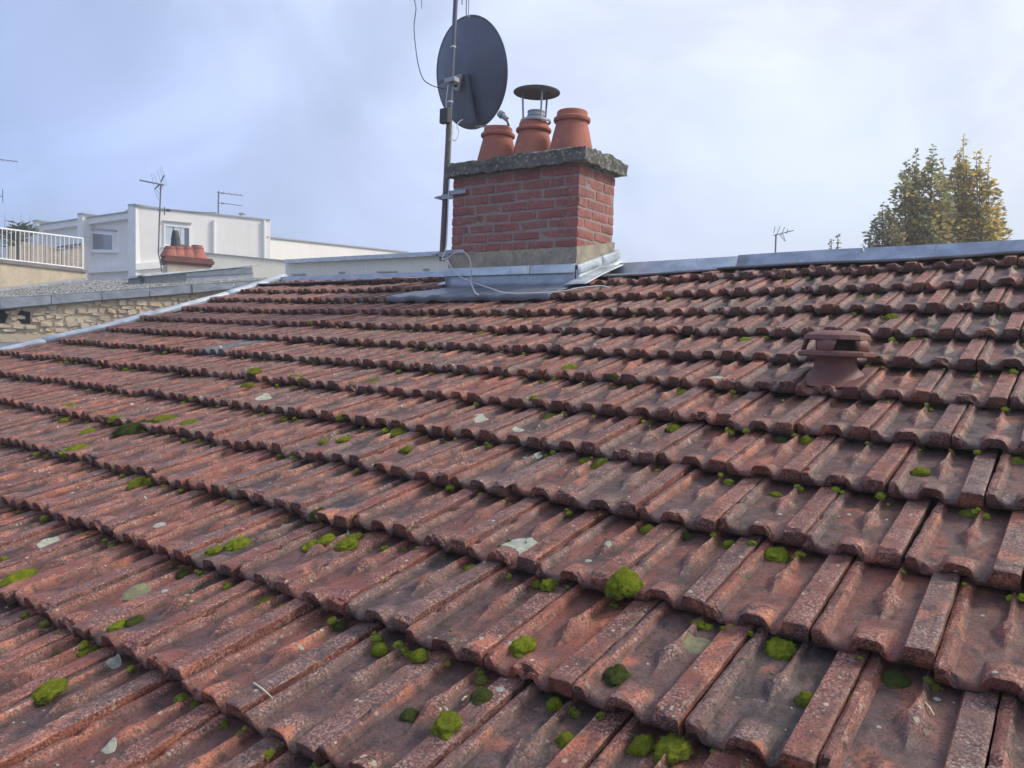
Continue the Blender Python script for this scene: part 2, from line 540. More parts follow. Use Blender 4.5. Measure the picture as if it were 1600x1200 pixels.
M = {
    'tile': mat_tile(),
    'zinc': mat_zinc('zinc_sheet', (.40, .44, .50), .38, .45),
    'zinc_dark': mat_zinc('aged_zinc', (.22, .245, .285), .45, .5),
    'zinc_pale': mat_zinc('pale_zinc', (.55, .60, .65), .40, .35),
    'deck': mat_plain('roof_boards', (.03, .024, .022), .95),
    'brick': mat_brick(),
    'mortar': mat_rough('mortar', (.31, .265, .24), (.24, .205, .19), (.13, .115, .11), 12, 90),
    'render': mat_rough('mossy_render', (.40, .35, .26), (.24, .215, .17), (.11, .10, .08), 9, 60),
    'slab': mat_rough('lichened_concrete', (.095, .096, .082), (.15, .148, .13), (.050, .062, .030), 10, 38, .95, .9, .014, ((.28, .285, .25), 31)),
    'pot': mat_rough('terracotta', (.44, .145, .095), (.33, .11, .08), (.22, .095, .075), 9, 60, .8, .35, .003, None, (.14, .07, .06), .6),
    'dish': mat_plain('dish_paint', (.092, .112, .160), .45, 0, .12, 6),
    'steel': mat_zinc('galvanised_steel', (.35, .37, .39), .4, .6),
    'pole': mat_rough('rusted_steel', (.115, .105, .10), (.16, .145, .14), (.12, .07, .05), 12, 60, .6, .2, .002),
    'black': mat_plain('black_plastic', (.025, .028, .035), .5),
    'cable': mat_plain('white_cable', (.62, .62, .60), .5, 0, .08),
    'cable_dark': mat_plain('black_cable', (.04, .045, .055), .5),
    'cowl': mat_plain('cowl_metal', (.020, .040, .055), .5, .0, .25, 12),
    'moss': mat_moss('moss_green', (.62, .66, .028), (.30, .38, .020)),
    'moss_dark': mat_moss('moss_dark', (.13, .14, .035), (.045, .050, .022)),
    'lichen': mat_rough('grey_lichen', (.47, .49, .42), (.33, .36, .29), (.17, .175, .14), 55, 300, .95, .9, .004),
    'lichen_olive': mat_rough('olive_lichen', (.25, .245, .135), (.19, .185, .115), (.12, .115, .07), 50, 300, .95, .9, .004),
    'straw': mat_plain('dry_straw', (.62, .56, .38), .8),
    'white_wall': mat_rough('white_render', (.84, .82, .79), (.79, .77, .745), None, .5, 6, .9, .1, .01, None, (.50, .49, .48)),
    'white_trim': mat_plain('white_trim', (.84, .83, .82), .7, 0, .05, 2),
    'cream_wall': mat_rough('cream_render', (.80, .775, .68), (.74, .72, .63), None, .6, 5, .9, .1, .01, None, (.50, .48, .42)),
    'cap_grey': mat_plain('parapet_metal', (.30, .32, .35), .5, .3),
    'frame': mat_plain('window_frame', (.78, .80, .82), .4, 0, .03),
    'glass': mat_glass('window_glass', (.06, .09, .16)),
    'curtain': mat_plain('curtain', (.55, .62, .68), .8, 0, .1, 3),
    'ochre': mat_rough('ochre_render', (.52, .44, .32), (.43, .36, .27), (.30, .27, .23), 2.2, 11, .9, .4, .01),
    'coping': mat_rough('grey_coping', (.20, .19, .18), (.13, .125, .12), None, 5, 30),
    'stone': None, 'stone_mortar': mat_rough('stone_mortar', (.58, .50, .38), (.50, .43, .33), (.36, .31, .25), 6, 30),
    'corbel': mat_rough('corbel_brick', (.20, .068, .058), (.14, .055, .05), (.09, .05, .045), 4, 14),
    'aerial': mat_plain('dull_aerial', (.10, .11, .135), .5),
    'hole_shade': mat_plain('painted_opening_shade', (.015, .015, .018), .9),  # near-black that paints in the shade of the wall openings
    'gravel': None,
    'felt': mat_rough('roof_felt', (.30, .30, .29), (.22, .22, .215), (.42, .42, .40), 1.2, 22),
    'wood': mat_rough('grey_wood', (.36, .31, .26), (.27, .235, .20), None, 4, 20),
    'bark': mat_plain('bark', (.10, .085, .075), .9),
    'leaf_gold': mat_leaf('gold_leaves', [(.66, .47, .10), (.50, .42, .11), (.70, .46, .11), (.36, .35, .12), (.60, .48, .14), (.66, .42, .15)]),
    'leaf_green': mat_leaf('green_leaves', [(.22, .26, .14), (.30, .33, .15), (.18, .22, .16), (.46, .40, .13), (.26, .29, .17)]),
    'leaf_dusk': mat_leaf('dark_leaves', [(.22, .22, .16), (.28, .24, .16), (.34, .25, .14), (.20, .22, .17)]),
    'leaf_palm': mat_leaf('palm_leaves', [(.07, .11, .04), (.12, .15, .06), (.05, .08, .035)]),
    'ground': mat_rough('ground', (.12, .12, .10), (.08, .09, .06), None, .05, .8),
    'back_tile': mat_rough('back_tiles', (.2, .08, .06), (.16, .07, .06), None, 3, 20),
    'vent': mat_rough('vent_clay', (.205, .078, .062), (.145, .062, .054), (.085, .048, .044), 11, 120, .6, .4, .003),
}
def mat_stone():
    t = NT('rubble_stone'); rnd, off = rand_vec(t)
    add = t.new('ShaderNodeVectorMath', operation='ADD'); t.put(add.inputs[0], t.coord('Object')); t.put(add.inputs[1], off)
    c = t.ramp(rnd, [(0, (.60, .50, .37)), (.3, (.50, .41, .30)), (.6, (.68, .58, .45)), (.8, (.56, .42, .27)), (1, (.62, .55, .46))])
    n = t.noise(add.outputs[0], 14, 5, .65)
    c = t.mix(t.math('MULTIPLY', t.rng(n, .5, .72), .6), c, (.22, .18, .14))
    return t.out(c, .9, 0, t.bump(n, .6, .012))
def mat_gravel():
    t = NT('pale_gravel')
    isl = t.new('ShaderNodeNewGeometry').outputs['Random Per Island']
    return t.out(t.ramp(isl, [(0, (.20, .20, .18)), (.35, (.34, .345, .30)), (.6, (.14, .145, .12)), (.9, (.40, .40, .36)), (1, (.60, .60, .57))]), .9)
M['stone'] = mat_stone(); M['gravel'] = mat_gravel()

def fbm(p, s=1.0, o=4):
    return mnoise.fractal(Vector(p) * s, 1.0, 2.0, o)

# ------------------------------------------------------------------ ground
g = MB().add([(-3000, -3000, 0), (3000, -3000, 0), (3000, 3000, 0), (-3000, 3000, 0)], [(0, 1, 2, 3)]).build('ground', M['ground'])
g.location = (0, 0, -7.5)
tag(g, kind='structure')

# ------------------------------------------------------------------ the tiled roof
roof_o = empty('tiled_roof', tuple(roof(-10, 0)))
tag(roof_o, 'weathered red clay tile roof slope filling the whole foreground below the chimney', 'roof')

XS = sorted(set([0, .003, .007, .012, .017, .020, .024, .028, .031, .036, .043, .050, .056, .060, .064, .068, .072, .076, .080, .084, .088, .092, .096, .100, .104,
                 .108, .112, .116, .120, .124, .130, .136, .141, .144, .147, .150, .153, .158, .166, .176, .186, .191, .194, .197]))
YS = [0, .0008, .0022, .0045, .0075, .011, .016, .022, .03, .038, .046, .054, .062, .07, .078, .086, .096, .106, .116, .126, .136, .146, .156, .165, .174, .182,
      .190, .2, .212, .226, .242, .262, .285, .312, .345, .372]
XL = [0, .006, .018, .024, .031, .05, .062, .074, .086, .1, .112, .124, .136, .142, .152, .17, .19, .197]
YL = [0, .004, .011, .03, .05, .07, .1, .14, .18, .22, .27, .312, .36]

def tile_mesh(name, xs, ys, seed, rough=1.0):
    v = dict(rr=rng.uniform(-.002, .002), hx=rng.uniform(-.004, .004), hw=rng.uniform(-.003, .004), hl=rng.uniform(-.012, .015), lx=rng.uniform(-.004, .004), ls=rng.uniform(.72, 1.12))
    nx, ny = len(xs), len(ys)
    X, Y = np.meshgrid(xs, ys)
    Z = tile_h(X, Y, v); PR = tile_h(X, Y, v, True); pr = []
    verts = []; uvs = []
    chips = [(rng.choice([.004, .193, rng.uniform(.02, .18), rng.uniform(.07, .12)]), rng.choice([0.0, 0.0, rng.uniform(0, .25)]), rng.uniform(.008, .022)) for _ in range(rng.integers(1, 6))]
    def nz(x, y, z, a=.0022): return a * rough * fbm((x * 22 + seed * 13.1, y * 22, z * 22), 1, 4) + .0007 * rough * fbm((x * 140 + seed, y * 140, seed * 3.3), 1, 2)
    for i in range(ny):
        for j in range(nx):
            x, y, z = X[i, j], Y[i, j], Z[i, j]
            wob = .0022 * rough * fbm((seed * 7.7, x * 30, 3.1), 1, 3) if y < .01 else 0
            verts.append((x + (.0012 * rough * fbm((seed * 3.1, y * 18, x), 1, 3) if x > .185 or x < .012 else 0), y + wob, z + nz(x, y, z)))
            for (qx, qy, qr) in chips:
                dd = math.hypot(x - qx, y - qy) / qr + .35 * fbm((x * 90 + seed, y * 90, 2.2), 1, 2)
                if dd < 1:
                    px0 = verts[-1]; verts[-1] = (px0[0], px0[1] + (.006 * (1 - dd) if y < .02 else 0), px0[2] - .0075 * min(1, 2 * (1 - dd)) * (1 if (x < .03 or x > .15 or y < .03) else .3))
            uvs.append((x / .197, y / G)); pr.append((float(PR[i, j]), 0.0))
    faces = [(i * nx + j, i * nx + j + 1, (i + 1) * nx + j + 1, (i + 1) * nx + j) for i in range(ny - 1) for j in range(nx - 1)]
    # front face, three bands down to the lip; the nose leaves a hollow over the joint below
    prev = list(range(nx))
    xh = .093 + v['hx']
    for b in range(1, 4):
        cur = []
        for j in range(nx):
            x = xs[j]; zt = verts[j][2]
            zb = -.002 + .013 * (1 - sst(.017, .024, abs(x - xh)))
            f = b / 3.0
            z = zt + (zb - zt) * f
            y = -.0015 * math.sin(f * math.pi) + .010 * f + .002 * rough * fbm((x * 40 + seed, z * 60, 1.7), 1, 3)
            if b == 3: y += .004
            cur.append(len(verts)); verts.append((x, y, z)); uvs.append((x / .197, -.02 * b)); pr.append((pr[j][0] * (1 - .3 * b), f))
        faces += [(cur[j], cur[j + 1], prev[j + 1], prev[j]) for j in range(nx - 1)]
        prev = cur
    under = []
    for j in range(nx):
        p = verts[prev[j]]; under.append(len(verts)); verts.append((p[0], p[1] + .05, p[2] - .004)); uvs.append((xs[j] / .197, -.1)); pr.append((0.0, 1.0))
    faces += [(under[j], under[j + 1], prev[j + 1], prev[j]) for j in range(nx - 1)]
    # side skirts
    for j, flip in ((0, False), (nx - 1, True)):
        col = [i * nx + j for i in range(ny)]; low = []
        for i in col:
            p = verts[i]; low.append(len(verts)); verts.append((p[0] + (.001 if j == 0 else -.001), p[1], p[2] - .034)); uvs.append(uvs[i]); pr.append((0.0, 1.0))
        for a in range(ny - 1):
            q = (col[a], col[a + 1], low[a + 1], low[a])
            faces.append(q if not flip else q[::-1])
    return verts, faces, uvs, pr

def finish_tile(name, verts, faces, uvs, pr):
    me = bpy.data.meshes.new(name)
    me.from_pydata([tuple(map(float, p)) for p in verts], [], faces)
    me.materials.append(M['tile'])
    uvl = me.uv_layers.new(name='tile')
    li = np.empty(len(me.loops), dtype=np.int32); me.loops.foreach_get('vertex_index', li)
    uvl.data.foreach_set('uv', np.asarray(uvs, dtype=np.float32)[li].ravel())
    uv2 = me.uv_layers.new(name='relief')
    uv2.data.foreach_set('uv', np.asarray(pr, dtype=np.float32)[li].ravel())
    me.polygons.foreach_set('use_smooth', [True] * len(me.polygons))
    me.set_sharp_from_angle(angle=R(27))
    me.update()
    return me

NV = 16
TILE = [finish_tile('clay_tile', *tile_mesh('t', XS, YS, k + 1)) for k in range(NV)]
TLOW = [tile_mesh('t', XL, YL, k + 1, .6) for k in range(4)]

VX = [(-6, -6.4), (2.5, -5.95), (4.0, -5.76), (5.8, -5.50), (8.4, -5.47), (11.7, -5.60), (13, -5.64)]
def verge_x(r): return float(np.interp(r, [a for a, _ in VX], [b for _, b in VX]))
def ridge_r(u): return float(np.interp(u, [-30, -18, -9, -5.75, .6, 6], [11.75, 11.8, 11.25, 11.1, 10.72, 10.5]))   # lower edge of the ridge flashing

spots = []
CH_U0, CH_U1, CH_R0 = -15.75, -10.6, 10.15
for k in range(-5, 12):
    off = 0.5 * (k % 2)
    for jj in range(-34, 8):
        j = jj + off
        u0 = j + DU.get(k, 0)
        if u0 * W < verge_x(k + .3) - .085: continue
        if k >= ridge_r(u0 + .5) - .05 or (k == 11 and u0 > -16.8): continue
        if k >= 10 and CH_U0 - .6 < u0 + .5 < CH_U1 + .4 and k + .4 > CH_R0 - .1: continue
        if k == 5 and abs(j + 1.5) < .1: continue        # the vent stands here
        cx, cy, d = pix(roof(u0 + .5, k + .4, .02))
        spots.append((k, j, u0, cx, cy, d))
def in_view(s): return s[5] > .3 and -90 < s[3] < 1690 and 380 < s[4] < 1330
vis = sorted([s for s in spots if in_view(s)], key=lambda s: s[5])
rest = [s for s in spots if not in_view(s)] + vis[300:]
vis = vis[:300]

def tile_matrix(k, u0):
    cut = Matrix.Diagonal((1, .62 if k == 11 else ((.66 if u0 > -6.5 else .80) if k == 10 and u0 > -16 else 1), 1, 1))
    o, ex, ey, ez = frame_at(u0 + .5, k + .5)
    o, _, _, _ = frame_at(u0, k)
    m = mat_of(o, ex, ey, ez)
    jit = Matrix.Translation((rng.normal(0, .0020), rng.normal(0, .0055) - (.014 if rng.random() < .05 else 0), rng.normal(0, .0022))) @ \
        Matrix.Rotation(R(rng.normal(0, .6)), 4, 'Z') @ Matrix.Rotation(R(rng.normal(0, .8)), 4, 'Y') @ Matrix.Rotation(R(rng.normal(0, .35)), 4, 'X')
    return m @ jit @ Matrix.Translation((.0025, 0, 0)) @ Matrix.Diagonal((.989, 1, 1, 1)) @ cut

odd = {}
for nm, col, (ox, oy) in (('slate_grey_tile', ((.10, .11, .125), (.15, .155, .165), (.07, .07, .075)), (352, 556)),):
    best = min(vis, key=lambda s_: (s_[3] - ox) ** 2 + (s_[4] - oy) ** 2)
    odd[best[:2]] = mat_rough(nm, *col, 14, 130, .75, .4, .004)
for (k, j, u0, *_r) in vis:
    to = place('clay_tile', TILE[rng.integers(NV)], tile_matrix(k, u0), roof_o)
    if (k, j) in odd:
        to.data = to.data.copy(); to.data.materials.clear(); to.data.materials.append(odd[(k, j)])
mv, mf, mu, mp = [], [], [], []
for (k, j, u0, *_r) in rest:
    vv, ff, uu, pp = TLOW[rng.integers(4)]
    m = np.array(tile_matrix(k, u0))
    a = np.c_[np.array(vv), np.ones(len(vv))] @ m.T
    n = len(mv)
    mv += [tuple(p) for p in a[:, :3]]; mf += [tuple(i + n for i in f) for f in ff]; mu += uu; mp += pp
mo = bpy.data.objects.new('clay_tile_field', finish_tile('clay_tile_field', mv, mf, mu, mp))
link(mo, roof_o); mo.matrix_parent_inverse = parent_world(roof_o).inverted(); tag(mo, kind='stuff')

# boards under the tiles
rows = [[roof(u, r, -.055) for u in np.linspace(verge_x(r) / W - .2, 8, 22)] for r in np.arange(-5, 12.01, .5)]
MB().grid(rows).build('roof_boards', M['deck'], roof_o)
# the slope behind the ridge
crest = [(-5.85, 3.53, 1.165), (-3.6, 3.53, 1.168), (-2.1, 3.53, 1.180), (-1.24, 3.53, 1.203), (.2, 3.53, 1.217), (1.5, 3.53, 1.235)]
MB().grid([[(x, y + .04, z - .02) for x, y, z in crest], [(x, y + 4.2, z - 1.35) for x, y, z in crest]]).build('back_slope', M['back_tile'], roof_o)

def crest_at(X):
    return np.array([X, 3.53, float(np.interp(X, [c[0] for c in crest], [c[2] for c in crest]))])

def aty(x, y, Y):                    # the point seen at photo pixel x, y in the upright plane at Y
    q = ray(x, y); return CAM + q * ((Y - CAM[1]) / q[1])
RLOW = [(300, 447), (455, 441), (690, 432), (945, 430), (1003, 427), (1069, 422.5), (1158, 416.5), (1300, 409), (1399, 406), (1506, 400), (1600, 393), (1800, 382)]
RTOP = [(300, 435), (460, 432), (690, 424), (966, 411.5), (1158, 400), (1200, 397), (1300, 391), (1400, 386.5), (1600, 376), (1800, 365)]
rl = [Vector(roof(*onroof(x, y, .040), .040)) for x, y in RLOW]
rt = [aty(x, y, 3.53) for x, y in RTOP]
def ridge_flashing(X0, X1, mat, lift=0.0, seed=0):
    a, b, c, d, e = [], [], [], [], []
    n = max(4, int((X1 - X0) / .10))
    for i in range(n + 1):
        X = X0 + (X1 - X0) * i / n
        w = .004 * fbm((X * 3 + seed, seed, 0), 1, 3)
        Yl = float(np.interp(X, [p[0] for p in rl], [p[1] for p in rl])); Zl = float(np.interp(X, [p[0] for p in rl], [p[2] for p in rl]))
        Zc = float(np.interp(X, [p[0] for p in rt], [p[2] for p in rt]))
        lo = np.array([X, Yl, Zl + w + lift])
        cr_ = np.array([X, 3.53, Zc + lift])
        mid = np.array([X, 3.455, Zl + (Zc - Zl) * .36 + lift + w * .5])
        a.append(lo - np.array([0, -.003, .012])); b.append(lo); c.append(mid); d.append(np.array([X, 3.475, Zc - .006 + lift])); e.append(cr_)
    bk = [p + np.array([0, .06, -.004]) for p in e]; bk2 = [p + np.array([0, .16, -.06]) for p in e]
    o = MB().grid([a, b, c, d, e, bk, bk2]).build('ridge_flashing', mat, roof_o, smooth=30)
    m = o.modifiers.new('thick', 'SOLIDIFY'); m.thickness = .002
    return o
ridge_flashing(-5.72, -3.18, M['zinc'], 0, 1)
ridge_flashing(-2.10, -1.22, M['zinc_pale'], 0, 2)
ridge_flashing(-1.25, 1.3, M['zinc'], .005, 3)
for X in (-.5, .55):
    u = X / W
    p = roof(u, ridge_r(u) + .12, .05)
    MB().lathe([(0, .008), (.008, .006), (.011, 0), (.011, -.012)], tuple(p), 10).build('screw', M['steel'], roof_o, smooth=40)

# zinc strip along the left verge, in overlapping lengths
cuts = [-3.5, -.5, 2.2, 4.9, 7.3, 9.7, 11.85]
for i in range(len(cuts) - 1):
    ra, rb = cuts[i], cuts[i + 1] + .12
    rows = []
    for r in np.linspace(ra, rb, 10):
        vx = verge_x(r) / W
        lift = .028 + .004 * (i % 2) + .006 * fbm((r, i, 4.), 1, 2)
        rows.append([roof(vx - .36, r, lift - .09), roof(vx - .36, r, lift + .006), roof(vx - .31, r, lift + .014), roof(vx - .10, r, lift + .008), roof(vx - .04, r, lift - .004), roof(vx - .02, r, lift - .03)])
    o = MB().grid(rows).build('verge_strip', M['zinc_pale'], roof_o, smooth=30)
    m = o.modifiers.new('thick', 'SOLIDIFY'); m.thickness = .002
rows = [[roof(verge_x(r) / W - .3, r, -.012), roof(verge_x(r) / W + 1.1, r, -.012)] for r in np.linspace(-4, 11.8, 30)]
MB().grid(rows).build('verge_soaker', M['zinc_dark'], roof_o)
# gable wall of the roof under the verge
gtop = [Vector(roof(verge_x(r) / W - .28, r, -.07)) for r in np.linspace(-4, 11.8, 24)]
gb = MB()
gb.grid([[Vector((p.x, p.y, -7.4)) for p in gtop], gtop, [p + Vector((.25, 0, 0)) for p in gtop]])
gb.build('gable_wall', M['ochre'], roof_o)

# ------------------------------------------------------------------ chimney
CX0, CX1, CY0, CY1 = -3.150, -2.120, 3.033, 3.485
ch = empty('chimney_stack', ((CX0 + CX1) / 2, (CY0 + CY1) / 2, 1.0))
tag(ch, 'red brick chimney stack with mossy concrete cap and three terracotta pots on the ridge', 'chimney')
MB().box((CX0 + .0035, CY0 + .0035, .7), (CX1 - .0035, CY1 - .0035, 1.765)).build('mortar_core', M['mortar'], ch)

def rough_box(sx, sy, sz, seed, n=4, amp=.003, bev=.006):
    bm = bmesh.new()
    bmesh.ops.create_cube(bm, size=1)
    bmesh.ops.scale(bm, vec=(sx, sy, sz), verts=bm.verts)
    bmesh.ops.bevel(bm, geom=bm.edges[:] , offset=bev, segments=1, affect='EDGES')
    for _ in range(n):
        pass
    es = [e for e in bm.edges if e.calc_length() > max(sx, sy, sz) * .3]
    bmesh.ops.subdivide_edges(bm, edges=es, cuts=3, use_grid_fill=True)
    for vtx in bm.verts:
        p = vtx.co
        vtx.co = p + Vector((fbm((p.x * 20, p.y * 20 + seed, p.z * 20)), fbm((p.x * 20 + 9, p.y * 20, p.z * 20 + seed)), fbm((p.x * 20, p.y * 20 + 5, p.z * 20 - seed)))) * amp
    return bm
def bm_mesh(bm, name, mat, smooth=None):
    me = bpy.data.meshes.new(name); bm.to_mesh(me); bm.free(); me.materials.append(mat)
    if smooth:
        me.polygons.foreach_set('use_smooth', [True] * len(me.polygons)); me.set_sharp_from_angle(angle=R(smooth))
    return me
BR = [bm_mesh(rough_box(.21, .1, .0555, 3.3 * k, amp=.0045, bev=.006), 'brick', M['brick'], 40) for k in range(7)]
NC, Z0, DZ = 8, 1.228, .0648
def lay(face, c):
    z = Z0 + DZ * (c + .5)
    L0, L1 = (CX0, CX1) if face in 'FB' else (CY0, CY1)
    # running bond, cut bricks at the ends
    x = L0 - [.0, .108, .055, .13][c % 4] if face in 'FB' else L0 - [.1, .0, .13, .04][c % 4]
    while x < L1 - .02:
        a, b = max(x, L0), min(x + .205 + rng.uniform(-.006, .006), L1)
        if b - a > .03:
            mid = (a + b) / 2; s = (b - a) / .21
            hz = 1 + rng.uniform(-.07, .05)
            d = .05 - rng.uniform(-.002, .002)
            rz = R(rng.normal(0, .7)); rx = R(rng.normal(0, .8))
            if face == 'F': m = Matrix.Translation((mid, CY0 + d, z))
            elif face == 'B': m = Matrix.Translation((mid, CY1 - d, z))
            elif face == 'R': m = Matrix.Translation((CX1 - d, mid, z)) @ Matrix.Rotation(R(90), 4, 'Z')
            else: m = Matrix.Translation((CX0 + d, mid, z)) @ Matrix.Rotation(R(-90), 4, 'Z')
            m = m @ Matrix.Rotation(rx, 4, 'Y') @ Matrix.Rotation(rz, 4, 'Z') @ Matrix.Diagonal((s, 1, hz, 1))
            place('brick', BR[rng.integers(7)], m, ch)
        x = (x + .205 if b < L1 else L1) + .0115
        x = b + .0115 if b < L1 else L1
for c in range(NC):
    for fc in 'FRL': lay(fc, c)

# cement fillet below the bricks
def wavy_box(lo, hi, seed, amp, nx=24, ny=12, nz=6):
    bm = bmesh.new()
    bmesh.ops.create_cube(bm, size=1)
    for v_ in bm.verts:
        v_.co = Vector([lo[i] + (v_.co[i] + .5) * (hi[i] - lo[i]) for i in range(3)])
    for ax, n in ((0, nx), (1, ny), (2, nz)):
        es = [e for e in bm.edges if abs((e.verts[0].co - e.verts[1].co)[ax]) > .5 * (hi[ax] - lo[ax])]
        bmesh.ops.subdivide_edges(bm, edges=es, cuts=n, use_grid_fill=True)
    for v_ in bm.verts:
        p = v_.co.copy()
        v_.co = p + Vector((fbm((p.x * 9 + seed, p.y * 9, p.z * 9), 1, 5), fbm((p.x * 9, p.y * 9 + seed, p.z * 9 + 3), 1, 5), fbm((p.x * 9 + 7, p.y * 9, p.z * 9 - seed), 1, 5))) * amp
    return bm
bmf = wavy_box((CX0 - .012, CY0 - .012, 1.03), (CX1 + .010, CY1 + .01, 1.236), 4, .006)
for v_ in bmf.verts:         # on the right flank the fillet climbs with the roof
    if v_.co.z > 1.15:
        tt = (v_.co.y - CY0) / (CY1 - CY0); v_.co.z += .085 * max(0, tt)
place('cement_fillet', bm_mesh(bmf, 'cement_fillet', M['render'], 50), Matrix.Identity(4), ch)

# concrete cap, heavy and eroded
bmc = wavy_box((CX0 - .035, CY0 - .055, 1.757), (CX1 + .062, CY1 + .06, 1.846), 2.2, .015, 60, 30, 7)
for v_ in bmc.verts:
    cxm, cym = (CX0 + CX1) / 2, (CY0 + CY1) / 2
    ex_ = max(0, abs(v_.co.x - cxm) - .40) / .2; ey_ = max(0, abs(v_.co.y - cym) - .13) / .15
    if v_.co.z > 1.80: v_.co.z -= .018 * max(ex_, ey_) ** 2 - .012
    v_.co += Vector((fbm(v_.co * 30 + Vector((5, 0, 0)), 1, 3), fbm(v_.co * 30, 1, 3), 1.3 * fbm(v_.co * 26, 1, 4))) * .0050
place('concrete_cap', bm_mesh(bmc, 'concrete_cap', M['slab'], 60), Matrix.Identity(4), ch)

# terracotta pots
POTS = [(-2.945, 3.262, 2.126), (-2.640, 3.262, 2.122), (-2.330, 3.255, 2.150)]
for i, (px_, py_, zt) in enumerate(POTS):
    s = (zt - 1.83) / .31
    prof = [(.152, 0), (.150, .03), (.138, .09), (.120, .17), (.104, .232), (.103, .238), (.118, .243), (.122, .252), (.120, .264), (.108, .270), (.103, .274), (.101, .292), (.100, .304), (.094, .310), (.084, .308), (.080, .29), (.082, .12), (.07, .02)]
    po = MB().lathe([(a, b * s) for a, b in prof], (px_, py_, 1.83), 40).build('chimney_pot', M['pot'], ch, smooth=35)
    # mortar collar
    rows = []
    for k in range(5):
        row = []
        for a in range(33):
            th = 2 * math.pi * a / 32
            rr = .148 + .045 * (1 - k / 4) + .006 * fbm((math.cos(th) * 3 + i * 5, math.sin(th) * 3, k), 1, 3)
            row.append((px_ + rr * math.cos(th), py_ + rr * math.sin(th), 1.835 + .032 * (k / 4) ** .7))
        rows.append(row)
    MB().grid(rows).build('mortar_collar', M['slab'], po, smooth=60)

# zinc flashing round the foot of the stack
zf = MB()
def zsheet(rows, name, mat, th=.002, smooth=30):
    o = MB().grid(rows).build(name, mat, ch, smooth=smooth)
    m = o.modifiers.new('thick', 'SOLIDIFY'); m.thickness = th; m.offset = 0
    return o
def zroofY(X, Y):                     # roof height under plan point
    u = X / W; r = 10.0
    for _ in range(12):
        r += (Y - roof(u, r)[1]) / (G * math.cos(TH))
    return roof(u, r, .0)[2], r
ups = lambda x0, x1, y, za, zb, k: [[(x, y - .004 * i * 0 - .003 * fbm((x * 4, i, k), 1, 2), za(x) + (zb(x) - za(x)) * i / 3) for x in np.linspace(x0, x1, 14)] for i in range(4)]
ytop = lambda x: 1.128
zsheet(ups(CX0 - .02, CX1 + .01, CY0 - .024, lambda x: .985, lambda x: 1.10, 1), 'upstand', M['zinc'])
for xa, xb in ((CX0 - .026, CX0 + .70), (CX0 + .705, CX1 + .014)):
    zsheet([[(x, CY0 - .040, 1.072) for x in np.linspace(xa, xb, 6)], [(x, CY0 - .038, 1.078) for x in np.linspace(xa, xb, 6)], [(x, CY0 - .031, 1.126) for x in np.linspace(xa, xb, 6)], [(x, CY0 - .014, 1.131) for x in np.linspace(xa, xb, 6)]], 'cover_strip', M['zinc_pale'])
# right flank: upstand climbing with the slope, and its cover strip
def flank(X, sgn):
    ys = np.linspace(CY0 - .03, CY1 + .05, 10)
    rz = [zroofY(X, y)[0] for y in ys]
    lo = [(X + sgn * .075, y, z + .035) for y, z in zip(ys, rz)]
    mi = [(X + sgn * .024, y, z + .045) for y, z in zip(ys, rz)]
    tp = [(X + sgn * .020, y, 1.10 + (y - CY0) * .29) for y, z in zip(ys, rz)]
    zsheet([lo, mi, tp], 'side_upstand', M['zinc_pale'])
    half = len(ys) // 2
    for a, b in ((0, half + 1), (half, len(ys))):
        yy = ys[a:b]; k = .002 * (a > 0)
        zsheet([[(X + sgn * (.036 + k), y, 1.072 + (y - CY0) * .29) for y in yy], [(X + sgn * (.030 + k), y, 1.126 + (y - CY0) * .29) for y in yy], [(X + sgn * .012, y, 1.132 + (y - CY0) * .29) for y in yy]], 'side_cover_strip', M['zinc_pale'])
flank(CX1, 1); flank(CX0, -1)
# lead apron dressed over the tiles in front
rows = []
for i, r in enumerate(np.linspace(10.30, 8.965, 16)):
    t_ = i / 15
    ua = -15.95 - .95 * t_ ** .6; ub = -10.45 + .20 * t_
    row = []
    for u in np.linspace(ua, ub, 60):
        row.append(roof(u, r, .010 + .042 * t_ + .005 * math.sin(u * 2 * math.pi) * t_ + .007 * fbm((u * .8, r * 2, 1.0), 1, 3)))
    rows.append(row)
last = rows[-1]
rows.append([p + np.array([0, -.006, -.036]) for p in last])
zsheet(rows, 'apron', M['zinc_dark'], .003, 40)
# side valleys running up to the ridge
for ua, ub, kk in ((-10.55, -9.75, 1), (-16.25, -15.75, 2)):
    rows = [[roof(ua + (ub - ua) * a, r, .043 + .004 * fbm((a * 3, r, kk), 1, 2)) for a in np.linspace(0, 1, 6)] for r in np.linspace(9.75 if kk == 1 else 10.15, 11.3, 10)]
    zsheet(rows, 'side_valley', M['zinc_pale'], .003, 40)

# ------------------------------------------------------------------ rain cowl on the middle pot
cx, cy = -2.625, 3.262
cw = empty('chimney_cowl', (cx, cy, 2.12))
tag(cw, 'round dark metal rain cowl on three legs standing on the middle chimney pot', 'cowl')
zc = 2.325
MB().lathe([(0, .034), (.05, .030), (.10, .019), (.148, .004), (.158, 0), (.158, -.006), (.146, -.002), (.10, .010), (0, .022)], (cx, cy, zc), 40).build('rain_cap', M['cowl'], cw, smooth=50)
for a in (200, 80, 325):
    dx, dy = math.cos(R(a)) * .088, math.sin(R(a)) * .088
    MB().prism([(cx + dx - .007, cy + dy, 2.115), (cx + dx + .007, cy + dy, 2.115), (cx + dx * 1.15 + .007, cy + dy * 1.15, zc + .008), (cx + dx * 1.15 - .007, cy + dy * 1.15, zc + .008)], (0, .003, 0)).build('leg', M['steel'], cw)
MB().lathe([(.056, 0), (.056, .045), (.060, .048), (.060, .056), (.055, .058), (.055, .07), (.059, .073), (.059, .082), (.05, .084), (.048, 0)], (cx, cy, 2.115), 28).build('flue_collar', M['steel'], cw, smooth=40)
